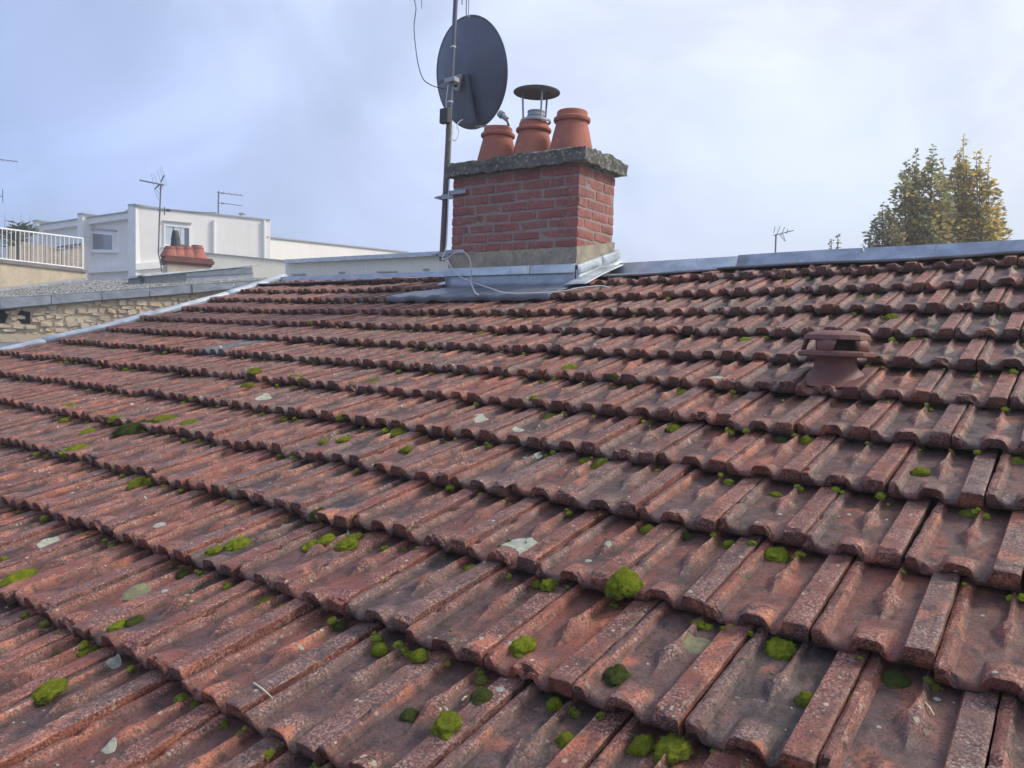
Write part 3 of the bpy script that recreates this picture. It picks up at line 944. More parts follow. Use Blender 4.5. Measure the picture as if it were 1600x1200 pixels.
MB().lathe([(.098, 0), (.104, .004), (.104, .018), (.098, .02), (.09, .012)], (cx, cy, 2.118), 28).build('clamp_ring', M['steel'], cw, smooth=40)
MB().tube([(cx - .10, cy - .03, 2.14), (cx - .055, cy - .05, 2.14)], .009, 8).build('clamp_bolt', M['steel'], cw)

# ------------------------------------------------------------------ mast, dish, cables
yM = 3.133
mb0 = np.array([-3.322, yM, 1.20]); mt0 = np.array([-3.2515, yM, 3.35])
def mast_at(z): return mb0 + (mt0 - mb0) * ((z - mb0[2]) / (mt0[2] - mb0[2]))
ms = empty('antenna_mast', tuple(mb0))
tag(ms, 'tall rusty steel antenna mast strapped to the left side of the brick chimney', 'mast')
MB().tube([mb0, mast_at(2.2)], .021, 16).build('lower_tube', M['pole'], ms, smooth=50)
MB().tube([mast_at(2.16), mt0], .0165, 16).build('upper_tube', M['dish'], ms, smooth=50)
for zz in (1.655, 1.245):
    p = mast_at(zz)
    b = MB().box((p[0] - .02, yM - .028, zz - .02), (CX0 + .02, yM - .008, zz + .016))
    b.box((p[0] - .06, yM - .034, zz - .012), (p[0] - .028, yM + .03, zz + .008))
    b.box((CX0 - .03, CY0 - .022, zz - .016), (CX0 + .13, CY0 - .012, zz + .014))
    br_ = b.build('wall_bracket', M['steel'], ms, bevel=.003)
    MB().tube([(p[0] - .085, yM - .02, zz), (p[0] + .05, yM - .02, zz)], .006, 8).build('bolt', M['steel'], br_)
for zz in (2.32, 2.70):
    p = mast_at(zz)
    MB().lathe([(.0185, 0), (.0205, .002), (.0205, .010), (.0185, .012)], tuple(p), 16).build('band', M['cable'], ms)
p = mast_at(2.215)
MB().box((p[0] - .040, yM - .065, 2.165), (p[0] + .036, yM - .022, 2.27)).build('junction_box', M['black'], ms, bevel=.006)
# the aerial at the mast head, mostly above the picture
za = 3.16
pa = mast_at(za)
MB().tube([at(640, -20, 5.72), at(760, -22, 5.72)], .010, 8).build('aerial_boom', M['steel'], ms)
for xr, yr in ((659, 13), (722, 7), (728.5, 27), (732.5, 27), (750, -4)):
    MB().tube([at(xr, yr, 5.72), at(xr + .4, -50, 5.72)], .0042, 6).build('aerial_rod', M['steel'], ms)

# satellite dish seen from behind
dc = at(735, 115, 5.98)
dish = empty('satellite_dish', tuple(dc))
tag(dish, 'dark slate satellite dish seen from behind, clamped to the mast above the chimney', 'satellite dish')
fwd = Vector(MC[:, 2]); rgt = Vector(MC[:, 0]); upv = Vector((0, 0, 1))
ang = R(49)
nd = (fwd * math.cos(ang) + rgt * math.sin(ang)); nd.z += .24; nd.normalize()      # the way the dish looks
sx = upv.cross(nd).normalized(); sy = nd.cross(sx).normalized()
aw, ah, dep = .424, .402, .075
rows = []
for i in range(15):
    q = i / 14
    rows.append([dc + sx * (aw * q * math.cos(t_)) + sy * (ah * q * math.sin(t_)) + nd * (dep * (q * q - 1)) for t_ in np.linspace(0, 2 * math.pi, 65)])
rf = MB().grid(rows).build('reflector', M['dish'], dish, smooth=60)
m = rf.modifiers.new('thick', 'SOLIDIFY'); m.thickness = .004; m.offset = 0
rows = []
for k in range(9):
    a = 2 * math.pi * k / 8
    rows.append([dc + sx * ((aw + .006 * math.cos(a)) * math.cos(t_)) + sy * ((ah + .006 * math.cos(a)) * math.sin(t_)) + nd * (.006 * math.sin(a)) for t_ in np.linspace(0, 2 * math.pi, 65)])
MB().grid(rows).build('rim', M['dish'], rf, smooth=60)
# back plate and clamp
def dpt(a, b, c): return dc + sx * a + sy * b + nd * c
pc = mast_at(2.50)
def on_back(x, y):                    # lateral offsets in the dish frame for photo pixel
    rr_ = Vector(ray(x, y)); o_ = Vector(CAM)
    k = (dc - nd * dep - o_).dot(nd) / rr_.dot(nd)
    p_ = o_ + rr_ * k - dc
    return p_.dot(sx), p_.dot(sy)
a0, b0 = on_back(735, 115); a1, b1 = on_back(742, 192); a2, b2 = on_back(717, 192); a3, b3 = on_back(713, 120)
bp = MB().prism([dpt(a0, b0, -dep - .05), dpt(a1, b1, -dep - .012), dpt(a2, b2, -dep - .02), dpt(a3, b3, -dep - .05)], nd * .035).build('back_plate', M['dish'], dish, bevel=.006)
a0, b0 = on_back(734, 115); a1, b1 = on_back(728, 143); a2, b2 = on_back(713, 137); a3, b3 = on_back(713, 121)
MB().prism([dpt(a0, b0, -dep - .075), dpt(a1, b1, -dep - .075), dpt(a2, b2, -dep - .07), dpt(a3, b3, -dep - .07)], nd * .02).build('elevation_plate', M['steel'], bp, bevel=.004)
for xx, yy in ((720, 126), (727, 124), (724, 134)):
    a, b = on_back(xx, yy)
    MB().tube([dpt(a, b, -dep - .088), dpt(a, b, -dep - .07)], .010, 8).build('bolt', M['black'], bp)
pz = Vector(mast_at(2.475))
MB().box((pz.x - .045, pz.y - .028, pz.z - .016), (pz.x + .05, pz.y + .03, pz.z + .016)).build('mast_clamp', M['steel'], dish, bevel=.004)
MB().tube([pz + Vector((.02, .0, 0)), dpt(*on_back(716, 127), -dep - .05)], .018, 8).build('clamp_arm', M['steel'], dish)
# feed arm and LNB, showing past the lower right of the dish
lnb = at(788, 183, 5.55)
arm_s = dpt(.02, -ah * .96, 0)
MB().tube([arm_s, at(770, 197, 5.75), at(792, 197, 5.6)], .009, 8).build('feed_arm', M['steel'], dish)
ax = (at(782, 176, 5.57) - at(795, 187, 5.53)).normalized()
MB().tube([lnb - ax * .035, lnb + ax * .02, lnb + ax * .022, lnb + ax * .05], [.017, .019, .027, .027], 14).build('feed_horn', M['steel'], dish, smooth=40)
MB().tube([lnb - ax * .03, at(796, 197, 5.55)], .012, 8).build('feed_holder', M['steel'], dish)
for xx, yy in ((682, 92), (686, 159)):
    tt = min(np.linspace(0, 2 * math.pi, 200), key=lambda t_: (lambda p_: (p_[0] - xx) ** 2 + (p_[1] - yy) ** 2)(pix(dpt(aw * math.cos(t_), ah * math.sin(t_), 0))))
    q = dpt(aw * .985 * math.cos(tt), ah * .985 * math.sin(tt), -.004)
    MB().tube([q, q - nd * .010], .006, 8).build('rim_screw', M['cable'], dish)

def spline(pts, n=10):
    P_ = [Vector(p) for p in pts]; P_ = [P_[0]] + P_ + [P_[-1]]; out = []
    for i in range(1, len(P_) - 2):
        for k in range(n):
            t_ = k / n
            a, b, c, d = P_[i - 1:i + 3]
            out.append(.5 * ((2 * b) + (c - a) * t_ + (2 * a - 5 * b + 4 * c - d) * t_ ** 2 + (3 * b - a - 3 * c + d) * t_ ** 3))
    return out + [P_[-2]]
def cable(name, pts, rad, mat, label):
    c_ = MB().tube(spline(pts), rad, 7).build(name, mat, None, smooth=60)
    return tag(c_, label, 'cable')
def onr(x, y, h):
    u, r = onroof(x, y, h); return Vector(roof(u, r, h))
YF = CY0 - .065
def fy(x, y, k=0.0): return Vector(aty(x, y, YF + k))
cable('white_cable', [fy(706, 196, .05), fy(704, 240, .05), fy(701, 300, .04), fy(699, 350, .04), fy(697, 385, .02), fy(691, 406), fy(701, 402, -.01), fy(712, 394, -.01), fy(724, 393, -.01), fy(734, 405, -.01), fy(736, 420, -.01), fy(736, 440, -.01), onr(742, 456, .075), onr(748, 461, .07)], .0042, M['cable'],
      'white cable looped over the lower mast bracket and hanging down the flashing')
cable('white_cable', [fy(693, 404, .02), fy(700, 408, -.01), fy(706, 420, -.02), fy(720, 433, .0), fy(742, 442, .01), onr(768, 451, .06), onr(792, 458, .07), onr(840, 458, .075), onr(880, 455, .07), onr(905, 450, .07), onr(940, 447, .06), onr(952, 450, .055)], .0045, M['cable'],
      'long white cable trailing across the zinc apron onto the tiles')
for pts, lab in (([at(700, 190, 5.66), at(697, 205, 5.6), at(703, 218, 5.58), at(708, 205, 5.62), at(708, 196, 5.66)], 'small white cable loop under the black junction box'),
                 ([at(706, 194, 5.66), at(704, 212, 5.6), at(711, 220, 5.58), at(717, 208, 5.62), at(714, 196, 5.7), at(719, 189, 5.74), at(723, 187, 5.8)], 'white cable loop rising to the lower edge of the satellite dish'),
                 ([at(700, 133, 5.8), at(698, 150, 5.78), at(697, 165, 5.78), at(700, 178, 5.74)], 'short pale cable along the mast in front of the dish')):
    cable('white_cable', pts, .0036, M['cable'], lab)
cable('black_cable', [at(649, -30, 5.8), at(648, 0, 5.8), at(650, 14, 5.8), at(647, 40, 5.8), at(649, 70, 5.8), at(654, 103, 5.8), at(661, 123, 5.8), at(670, 131, 5.82), at(682, 136, 5.84), at(699, 140, 5.8)], .0036, M['cable_dark'],
      'thin black cable hanging in the sky left of the dish')

# ------------------------------------------------------------------ roof vent tile
ov, exv, eyv, ezv = frame_at(-1.0, 5.5)
u0v = -1.5 + DU[5]
ov2 = roof(u0v, 5.0)
vent = empty('roof_vent', tuple(ov2))
tag(vent, 'dark terracotta roof vent with slotted cap standing on the tiles at right', 'roof vent')
mvt = mat_of(ov2, exv, eyv, ezv)
tm = TILE[3].copy(); tm.materials.clear(); tm.materials.append(M['vent'])
place('base_tile', tm, mvt, vent)
vcx, vcy = .088, .150
base_v = Vector(mvt @ Vector((vcx, vcy, .008)))
Vm = Matrix.Translation(base_v) @ Matrix.Diagonal((1.0, 1.0, 1.02, 1))
def vent_part(mb, name, smooth=40, par=vent):
    me = mb.mesh(name, M['vent'], smooth)
    return place(name, me, Vm, par)
# flared neck, leaning lip at the foot
rows = []
for i in range(14):
    q = i / 13
    rr = .062 + .046 * (1 - q) ** 2.6 + .006 * q ** 4
    row = []
    for a in np.linspace(0, 2 * math.pi, 41):
        fl = 1 + .22 * (1 - q) ** 3 * max(0, -math.sin(a))
        foot = math.sin(TH + R(-5)) * rr * math.sin(a) * (1 - q) ** 1.5
        k_ = 1 + .02 * fbm((math.cos(a) * 2, math.sin(a) * 2, q * 3), 1, 3)
        row.append((rr * math.cos(a) * k_, rr * math.sin(a) * fl * k_, .004 + .082 * q + foot))
    rows.append(row)
vent_part(MB().grid(rows), 'neck', 60)
N8 = 10
vent_part(MB().lathe([(.060, .080), (.095, .083), (.122, .077), (.127, .082), (.126, .092), (.110, .098), (.07, .094), (.0, .092)], (0, 0, 0), N8), 'lower_rim', 28)
vent_part(MB().lathe([(.0, .165), (.060, .163), (.090, .157), (.106, .148), (.109, .134), (.100, .132), (.06, .138), (0, .140)], (0, 0, 0), N8), 'cap', 28)
for k in range(5):
    a0_ = R(72 * k - 95 - 15); a1_ = R(72 * k - 95 + 15)
    row0 = [(.113 * math.cos(a), .113 * math.sin(a), .092) for a in np.linspace(a0_ + .05, a1_ - .05, 5)]
    row1 = [(.101 * math.cos(a), .101 * math.sin(a), .143) for a in np.linspace(a0_ - .10, a1_ + .10, 5)]
    o = vent_part(MB().grid([row0, row1]), 'cap_post')
    m = o.modifiers.new('thick', 'SOLIDIFY'); m.thickness = .012; m.offset = -1
place('vent_shade_core', MB().lathe([(.064, .09), (.066, .145)], (0, 0, 0), 24).mesh('vent_shade_core', M['deck'], 40), Vm, vent)  # near-black core added to stand for the shade inside the cap

# ------------------------------------------------------------------ lichens
bpy.context.view_layer.update()
DG = bpy.context.evaluated_depsgraph_get()
def true_surf(u, r):
    """height of the tile that really lies at u, r (tiles sit unevenly)"""
    h = surf(u, r)
    o, ex, ey, ez = frame_at(u, r, h + .03)
    ok, loc, *_q = sc.ray_cast(DG, Vector(o), -Vector(ez), distance=.06)
    return h + .03 - (Vector(o) - loc).length if ok else h
def lichen_geo(u, r, s, seed, asp=1.0, t=.0022, n=26):
    """a thin crust that follows the tile below it"""
    vs, fs = [], []
    rings = 4 if n < 20 else 6
    h0 = true_surf(u, r)
    ce = roof(u, r, h0 + t)
    vs.append(tuple(ce))
    for i in range(1, rings + 1):
        for k in range(n):
            a = 2 * math.pi * k / n
            rad = s * (i / rings) * (1 + .15 * fbm((math.cos(a) * 1.1 + seed, math.sin(a) * 1.1, seed), 1, 5))
            du_, dr_ = rad * math.cos(a) / W, rad * asp * math.sin(a) / G
            hh = true_surf(u + du_, r + dr_)
            if abs(hh - h0) > .010: hh = h0 + (.010 if hh > h0 else -.010)
            vs.append(tuple(roof(u + du_, r + dr_, hh + (t if i < rings else -.4 * t) + .0005 * fbm((u + du_ * 30, r + dr_ * 30, seed), 1, 2))))
    for k in range(n): fs.append((0, 1 + k, 1 + (k + 1) % n))
    for i in range(rings - 1):
        for k in range(n):
            a, b = 1 + i * n + k, 1 + i * n + (k + 1) % n
            fs.append((a, a + n, b + n, b))
    return vs, fs
LICH = [(812, 852, 62, 'lichen', 'large pale grey lichen rosette on a tile in the middle foreground'),
        (1088, 1007, 50, 'lichen_olive', 'round olive grey lichen beside a tile lozenge, right of the biggest moss cushion'),
        (211, 918, 44, 'lichen_olive', 'long olive green lichen patch on a tile at lower left'),
        (1119, 591, 24, 'lichen', 'pale oval lichen ring on a tile left of the roof vent'),
        (75, 846, 36, 'lichen', 'crusty white lichen patch near the left edge of the photo'),
        (249, 820, 20, 'lichen', 'small white lichen spot on a red tile at left, above the nearest moss'),
        (750, 655, 26, 'lichen', 'pale lichen smear on a tile below the chimney'),
        (411, 622, 26, 'lichen', 'pale grey lichen crust on an upper tile left of centre'),
        (810, 672, 18, 'lichen', 'small oval white lichen spot right of the lichen smear'),
        (228, 995, 18, 'lichen', 'small white lichen spot above a long tile rib at lower left'),
        (180, 1040, 20, 'lichen', 'white lichen spot in the shadow of the lower left tile step'),
        (168, 1160, 26, 'lichen', 'cluster of pale lichen on the bottom left tile'),
        (950, 853, 12, 'lichen', 'tiny white lichen dot right of the large pale rosette'),
        (840, 712, 16, 'lichen', 'white lichen spot on the nose of a central tile')]
for i, (x, y, w, mt, lab) in enumerate(LICH):
    u, r, hh = surf_at_pixel(x, y)
    s = .5 * w * pix(roof(u, r, hh))[2] / FPX
    vs, fs = lichen_geo(u, r, s, i * 3.1 + .5, 1.05, .0014, 64)
    ob = MB().add(vs, fs).build('lichen_patch', M[mt], None, smooth=60, loc=tuple(roof(u, r, hh)))
    tag(ob, lab, 'lichen', 'lichen rosettes on the roof tiles')
lv, lf = [], []
inv = [s for s in spots if in_view(s)]
for (k, j, u0, px_, py_, d) in inv:
    for _ in range(rng.poisson(2.6 if d < 3 else 1.5)):
        u = u0 + rng.uniform(.04, .95); r = k + rng.uniform(.04, .95)
        vs, fs = lichen_geo(u, r, rng.choice([.0022, .003, .004, .006, .009], p=[.35, .3, .2, .11, .04]), rng.uniform(0, 90), 1, .0010, 9)
        n = len(lv); lv += vs; lf += [tuple(i + n for i in f) for f in fs]
tag(MB().add(lv, lf).build('lichen', M['lichen'], None, smooth=60), 'small pale lichen specks dotted over the tiles', 'lichen', kind='stuff')

# ------------------------------------------------------------------ moss
def moss_mesh(seed, n=4, mat='moss'):
    bm = bmesh.new()
    bmesh.ops.create_icosphere(bm, subdivisions=n, radius=1)
    for v_ in bm.verts:
        p = v_.co.normalized()
        d = 1 + .30 * fbm(p * 1.5 + Vector((seed, 0, 0)), 1, 3) + .18 * fbm(p * 3.4 + Vector((0, seed, 0)), 1, 3) + .07 * fbm(p * 8 + Vector((0, 0, seed)), 1, 2)
        q = p * d
        q.z = q.z * (1.0 if q.z > 0 else .35)
        v_.co = q
    bm.normal_update()
    # short leafy shoots make the cushion furry
    for v_ in list(bm.verts):
        if v_.co.z < -.2: continue
        for _ in range(2):
            nv = (v_.normal + Vector((random.gauss(0, .5), random.gauss(0, .5), random.gauss(0, .5)))).normalized()
            s_ = nv.cross(Vector((random.gauss(0, 1), random.gauss(0, 1), random.gauss(0, 1)))).normalized() * .028
            o_ = v_.co + Vector((random.gauss(0, .02), random.gauss(0, .02), random.gauss(0, .02)))
            L_ = random.uniform(.06, .15)
            bm.faces.new([bm.verts.new(o_ - s_), bm.verts.new(o_ + s_), bm.verts.new(o_ + nv * L_)])
    me = bm_mesh(bm, 'moss_cushion', M[mat])
    me.polygons.foreach_set('use_smooth', [True] * len(me.polygons))
    return me
MG = [moss_mesh(1.7 * k + .3) for k in range(6)]
MD = [moss_mesh(1.3 * k + 11, 4, 'moss_dark') for k in range(3)]
MOSS = [  # photo x, y, width, height, dark?
 (977,921,54,58,0),(963,1054,46,34,1),(1219,1007,52,36,0),(1260,1089,34,32,0),(818,1007,42,28,0),(700,1129,46,38,0),(639,1115,30,20,1),(752,1084,36,20,1),
 (886,1149,38,26,0),(1002,1157,38,40,0),(1050,1164,54,34,0),(866,1094,26,26,0),(593,1010,30,26,0),(655,1021,30,24,0),(602,854,20,22,0),(486,849,30,20,0),
 (510,841,28,12,0),(542,848,32,22,0),(371,848,40,20,0),(333,858,28,14,0),(418,938,32,18,0),(555,837,20,14,0),(497,801,28,24,1),(530,973,24,14,1),
 (1211,861,40,24,0),(1012,823,27,22,0),(1070,833,20,24,1),(1138,846,20,18,0),(856,911,24,22,0),(838,908,16,14,0),(735,883,20,14,0),(941,717,38,24,0),(914,715,26,12,0),
 (1052,666,26,16,0),(1262,684,26,20,0),(1220,684,22,12,1),(1438,735,28,18,0),(1212,770,22,12,0),(1514,797,26,12,0),(1588,717,30,16,0),(1066,610,24,13,0),
 (960,600,18,14,1),(984,601,14,14,1),(888,573,26,11,0),(835,622,22,14,0),(859,648,24,9,0),(205,656,58,42,1),(180,652,24,14,0),(256,655,46,15,0),(294,663,40,12,0),
 (214,752,38,22,0),(237,754,22,14,0),(187,745,18,14,1),(26,903,50,16,0),(5,873,12,12,0),(79,1080,52,26,0),(91,1021,28,30,1),(134,1011,30,20,0),(180,975,34,14,0),(209,970,32,16,1),
 (304,1095,18,14,0),(350,1128,18,20,0),(107,634,26,10,0),(101,655,18,8,0),(136,675,28,11,0),(197,572,20,16,0),(116,702,42,15,0),(398,583,22,14,0),(387,601,20,12,0),
 (456,587,18,12,0),(473,592,16,14,0),(308,620,22,9,0),(403,648,22,10,0),(487,502,16,10,0),(636,701,26,14,0),(622,675,30,10,0),(537,686,22,8,0),(508,688,20,8,0),
 (584,595,26,10,0),(534,650,18,12,0),(750,520,16,8,0),(892,526,22,7,0),(1394,494,22,12,0),(1342,462,14,9,0),(1371,462,18,7,0),(1165,530,20,7,0),(1130,980,10,10,0),(1090,972,24,10,0),(285,892,26,12,1),(420,1175,20,14,0),(1400,1056,44,14,1)]
mo_list = []
for (x, y, w, h, dk) in MOSS:
    u, r, hh = surf_at_pixel(x, y + h * .22)
    if r < -3: continue
    o, ex, ey, ez = frame_at(u, r, hh)
    d = pix(o)[2]
    wm = .5 * w * d / FPX; hm = .5 * h * d / FPX
    big = h > w * .85
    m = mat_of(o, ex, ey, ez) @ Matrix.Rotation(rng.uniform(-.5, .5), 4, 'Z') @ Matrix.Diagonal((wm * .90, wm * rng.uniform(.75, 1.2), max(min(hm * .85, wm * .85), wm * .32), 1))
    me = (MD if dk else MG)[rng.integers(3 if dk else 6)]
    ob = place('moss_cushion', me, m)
    mo_list.append((ob, x, y, w, dk, math.floor(r + .04)))
ORD = ['first', 'second', 'third', 'fourth', 'fifth', 'sixth', 'seventh', 'eighth', 'ninth', 'tenth', 'eleventh', 'twelfth', 'thirteenth', 'fourteenth', 'fifteenth']
ks = sorted(set(t_[5] for t_ in mo_list))
for k in ks:
    row = sorted([t_ for t_ in mo_list if t_[5] == k], key=lambda t_: t_[1])
    for i, (ob, x, y, w, dk, _k) in enumerate(row):
        size = 'large' if w >= 40 else ('middling' if w >= 25 else 'small')
        tone = 'dark brownish' if dk else 'bright green'
        if len(row) == 1: pos = 'the only one'
        elif i < len(row) / 2: pos = (ORD[i] + ' from the left') if i else 'leftmost'
        else:
            q = len(row) - 1 - i; pos = (ORD[q] + ' from the right') if q else 'rightmost'
        tag(ob, f'{size} {tone} moss cushion, {pos} on the {ORD[ks.index(k)]} tile course from below', 'moss', 'moss cushions growing on the roof tiles')
# crumbs of moss along the joints, beyond counting
cv, cf = [], []
bm = bmesh.new(); bmesh.ops.create_icosphere(bm, subdivisions=2, radius=1); bm.verts.ensure_lookup_table()
iv = [v_.co.copy() for v_ in bm.verts]; fi = [tuple(v_.index for v_ in f.verts) for f in bm.faces]; bm.free()
def crumb(u, r, h, s, fl):
    o, ex, ey, ez = frame_at(u, r, h)
    n = len(cv)
    sd_ = rng.uniform(0, 50)
    for p in iv:
        k = s * (1 + .35 * fbm(p * 1.8 + Vector((sd_, 0, 0)), 1, 2)) 
        cv.append(tuple(o + ex * p.x * k + ey * p.y * k * 1.1 + ez * p.z * k * fl))
    cf.extend(tuple(i + n for i in f) for f in fi)
for (k, j, u0, px_, py_, d) in vis + [s for s in rest if in_view(s)]:
    for _ in range(rng.poisson(4.6)):
        u = u0 + rng.choice([rng.normal(.02, .03), rng.uniform(.2, .7), rng.normal(.97, .03)]); r = k - .03 + rng.normal(0, .010)
        crumb(u, r, surf(u, r) - .001, rng.choice([.004, .006, .009, .013], p=[.3, .32, .26, .12]) * rng.uniform(.8, 1.2), .75)
    if rng.random() < .22:
        for _ in range(rng.integers(1, 5)):
            u = u0 + rng.uniform(.2, .7); r = k + rng.uniform(.05, .9)
            crumb(u, r, surf(u, r), rng.uniform(.002, .005), .6)
mm = bpy.data.meshes.new('moss'); mm.from_pydata(cv, [], cf); mm.materials.append(mat_moss('moss_crumbs', (.42, .48, .028), (.18, .22, .020)))
mm.polygons.foreach_set('use_smooth', [True] * len(mm.polygons))
mo2 = link(bpy.data.objects.new('moss', mm)); tag(mo2, 'tiny moss crumbs strewn along the tile joints', 'moss', kind='stuff')

for (xa, ya, xb, yb, lab) in ((1445, 1098, 1460, 1119, 'pale dry straw lying on a tile lozenge at lower right'), (400, 1079, 428, 1097, 'whitish dry twig lying across a tile rib at lower left'), (722, 1096, 730, 1088, 'short pale straw beside a dark moss cushion at lower centre')):
    ua, ra, ha = surf_at_pixel(xa, ya); ub, rb, hb = surf_at_pixel(xb, yb)
    A = Vector(roof(ua, ra, ha + .004)); B = Vector(roof(ub, rb, hb + .004)); mid = (A + B) / 2 + Vector((0, 0, .002))
    tag(MB().tube([A, mid, B], [.0014, .0016, .0009], 6).build('dry_straw', M['straw'], None), lab, 'straw')

# ------------------------------------------------------------------ the neighbours on the left
def plan(x, d, z=0.0):
    p = at(x, 520, d); return Vector((p.x, p.y, z))
def top(x, d, y):
    p = plan(x, d, 1.0); p.z = zat(p, y); return p
def onwall(Pa, Pb, x, y, off=0.0):
    """the point of the upright wall through plan points Pa, Pb seen at photo pixel x, y; off moves it towards the camera"""
    t_ = Vector((Pb.x - Pa.x, Pb.y - Pa.y, 0)).normalized(); n_ = Vector((t_.y, -t_.x, 0))
    if n_.dot(Vector(CAM) - Pa) < 0: n_ = -n_
    o_ = Vector(CAM); d_2 = Vector(ray(x, y))
    k = (Pa + n_ * off - o_).dot(n_) / d_2.dot(n_)
    return o_ + d_2 * k
def wall_n(Pa, Pb):
    t_ = Vector((Pb.x - Pa.x, Pb.y - Pa.y, 0)).normalized(); n_ = Vector((t_.y, -t_.x, 0))
    return n_ if n_.dot(Vector(CAM) - Pa) > 0 else -n_
def panel(Pa, Pb, px4, off, th):
    """a slab on the wall from four photo pixels, its face off metres proud, th thick"""
    n_ = wall_n(Pa, Pb)
    return MB().prism([onwall(Pa, Pb, x, y, off) for x, y in px4], -n_ * th)
BOT = -7.4

# rubble stone wall below the zinc fascia
SA, SB = plan(-60, 8.2), plan(360, 9.7)
ns = wall_n(SA, SB)
sw = empty('stone_wall', (SA.x, SA.y, -2))
tag(sw, 'ochre rubble stone wall of the neighbouring house below the zinc fascia', 'wall')
hole_shade = [(-70, 484, 14, 505), (28, 483, 47, 506)]
ax_s = (SB - SA).normalized()
def seen(x, y): return not any(a <= x <= c and b <= y <= d for a, b, c, d in hole_shade)
q = [onwall(SA, SB, -60, 492, .030), onwall(SA, SB, 352, 441, .030)]
MB().prism([Vector((q[0].x, q[0].y, -3)), Vector((q[1].x, q[1].y, -3)), q[1], q[0]], -ns * .3).build('wall_core', M['stone_mortar'], sw)
MB().prism([onwall(SA, SB, x, y, .062) for x, y in ((-60, 519), (60, 523), (110, 524), (110, 575), (-60, 575))], -ns * .05).build('render_skirting', M['ochre'], sw)
for a, b, c, d in hole_shade:
    MB().prism([onwall(SA, SB, x, y, .033) for x, y in ((a, b), (c, b), (c, d), (a, d))], -ns * .06).build('opening_shade_panel', M['hole_shade'], sw)  # flat near-black slab on the wall face, the openings' shade as colour
ST = []
for k in range(8):
    bm = bmesh.new(); bmesh.ops.create_cube(bm, size=1)
    bmesh.ops.bevel(bm, geom=bm.edges[:], offset=.14, segments=2, affect='EDGES')
    for v_ in bm.verts:
        p = v_.co.copy(); v_.co = p + Vector((fbm(p * 2 + Vector((k * 3.3, 0, 0))), fbm(p * 2 + Vector((0, k * 5.1, 0))), fbm(p * 2 + Vector((0, 0, k * 2.7))))) * .11
    ST.append(bm_mesh(bm, 'stone', M['stone'], 50))
z = .40
Mw = Matrix(((ax_s.x, -ns.x, 0, 0), (ax_s.y, -ns.y, 0, 0), (0, 0, 1, 0), (0, 0, 0, 1)))
length = (SB - SA).length
while z < 1.35:
    hrow = rng.uniform(.032, .072)
    s_ = rng.uniform(-.1, 0)
    while s_ < length:
        w_ = rng.uniform(.045, .15)
        c_ = SA + ax_s * (s_ + w_ / 2); c_.z = z + hrow / 2
        px_, py_, _d = pix(c_)
        line_lo = np.interp(px_, [-60, 0, 110, 330, 440], [521, 521, 524, 470, 440]); line_hi = np.interp(px_, [-60, 0, 360], [490, 484, 447])
        if line_hi - 4 < py_ < line_lo + 8 and seen(px_, py_):
            m = Matrix.Translation(c_ + ns * rng.uniform(-.010, .012)) @ Mw @ Matrix.Translation((0, 0, rng.normal(0, .010))) @ Matrix.Rotation(R(rng.normal(0, 8)), 4, 'Y') @ Matrix.Diagonal((w_ * 1.03, .10, hrow * rng.uniform(.75, 1.2), 1))
            place('stone', ST[rng.integers(8)], m, sw)
        s_ += w_ + .004
    z += hrow + .004
for (a, b, c, d) in ((15, 484, 27, 494), (16, 494, 27, 502), (-4, 507, 20, 513), (18, 507, 38, 514), (2, 513, 24, 519), (38, 508, 58, 515), (48, 496, 62, 504)):
    A_, B_ = onwall(SA, SB, a, b), onwall(SA, SB, c, d); c_ = (A_ + B_) / 2
    w_ = abs((B_ - A_).dot(ax_s)); h_ = abs(A_.z - B_.z)
    place('stone', ST[rng.integers(8)], Matrix.Translation(c_ + ns * .02) @ Mw @ Matrix.Diagonal((w_, .12, h_, 1)), sw)
# low zinc valley between that wall and the verge
v0 = onwall(SA, SB, -60, 534, .0); v1 = onwall(SA, SB, 140, 534, .0)
vly = MB().add([(v0.x, v0.y, .455), (v1.x, v1.y, .455), (-5.9, v1.y - .5, .44), (-6.2, v0.y - 2.2, .44)], [(0, 1, 2, 3)]).build('zinc_valley', M['zinc_dark'])
tag(vly, 'grey zinc valley sheet between the verge strip and the stone wall', 'gutter')

# gravelled roof with its zinc fascia
nr = empty('neighbour_roof', (SA.x, SA.y, .6))
tag(nr, 'low gravelled neighbouring roof edged with a long grey zinc fascia', 'roof')
FD = lambda x: 8.05 + (x + 60) / 490 * 1.75
ftop = lambda x: np.interp(x, [-60, 0, 80, 160, 233, 300, 400, 440], [473, 466.5, 462, 456.5, 451, 445.5, 439.5, 437])
fbot = lambda x: np.interp(x, [-60, 0, 80, 160, 233, 300, 400, 440], [492, 484, 477, 470, 464.5, 459, 449, 445])
joints = [-60, 0, 80, 160, 233, 300, 365, 440]
for i in range(len(joints) - 1):
    xa, xb = joints[i], joints[i + 1]
    k = .012 * (i % 2)
    A1, B1 = at(xa + .6, ftop(xa), FD(xa) - k), at(xb - .6, ftop(xb), FD(xb) - k)
    A2, B2 = at(xa + .6, fbot(xa), FD(xa) - k), at(xb - .6, fbot(xb), FD(xb) - k)
    A3, B3 = A2 + ns * .02 + Vector((0, 0, .012)), B2 + ns * .02 + Vector((0, 0, .012))
    MB().grid([[A1 - ns * .25, B1 - ns * .25], [A1 + Vector((0, 0, .012)), B1 + Vector((0, 0, .012))], [A1, B1], [A3, B3], [A2, B2], [A2 - ns * .12, B2 - ns * .12]]).build('fascia', M['zinc_dark'], nr)
back = lambda x: np.interp(x, [-60, 0, 137, 138, 225, 440], [462, 455, 438, 438, 437, 434.5])
BD = lambda x: np.interp(x, [-60, 0, 137, 440], [17.5, 18.5, 21, 22])
gx = list(range(-60, 441, 20)); rows = []
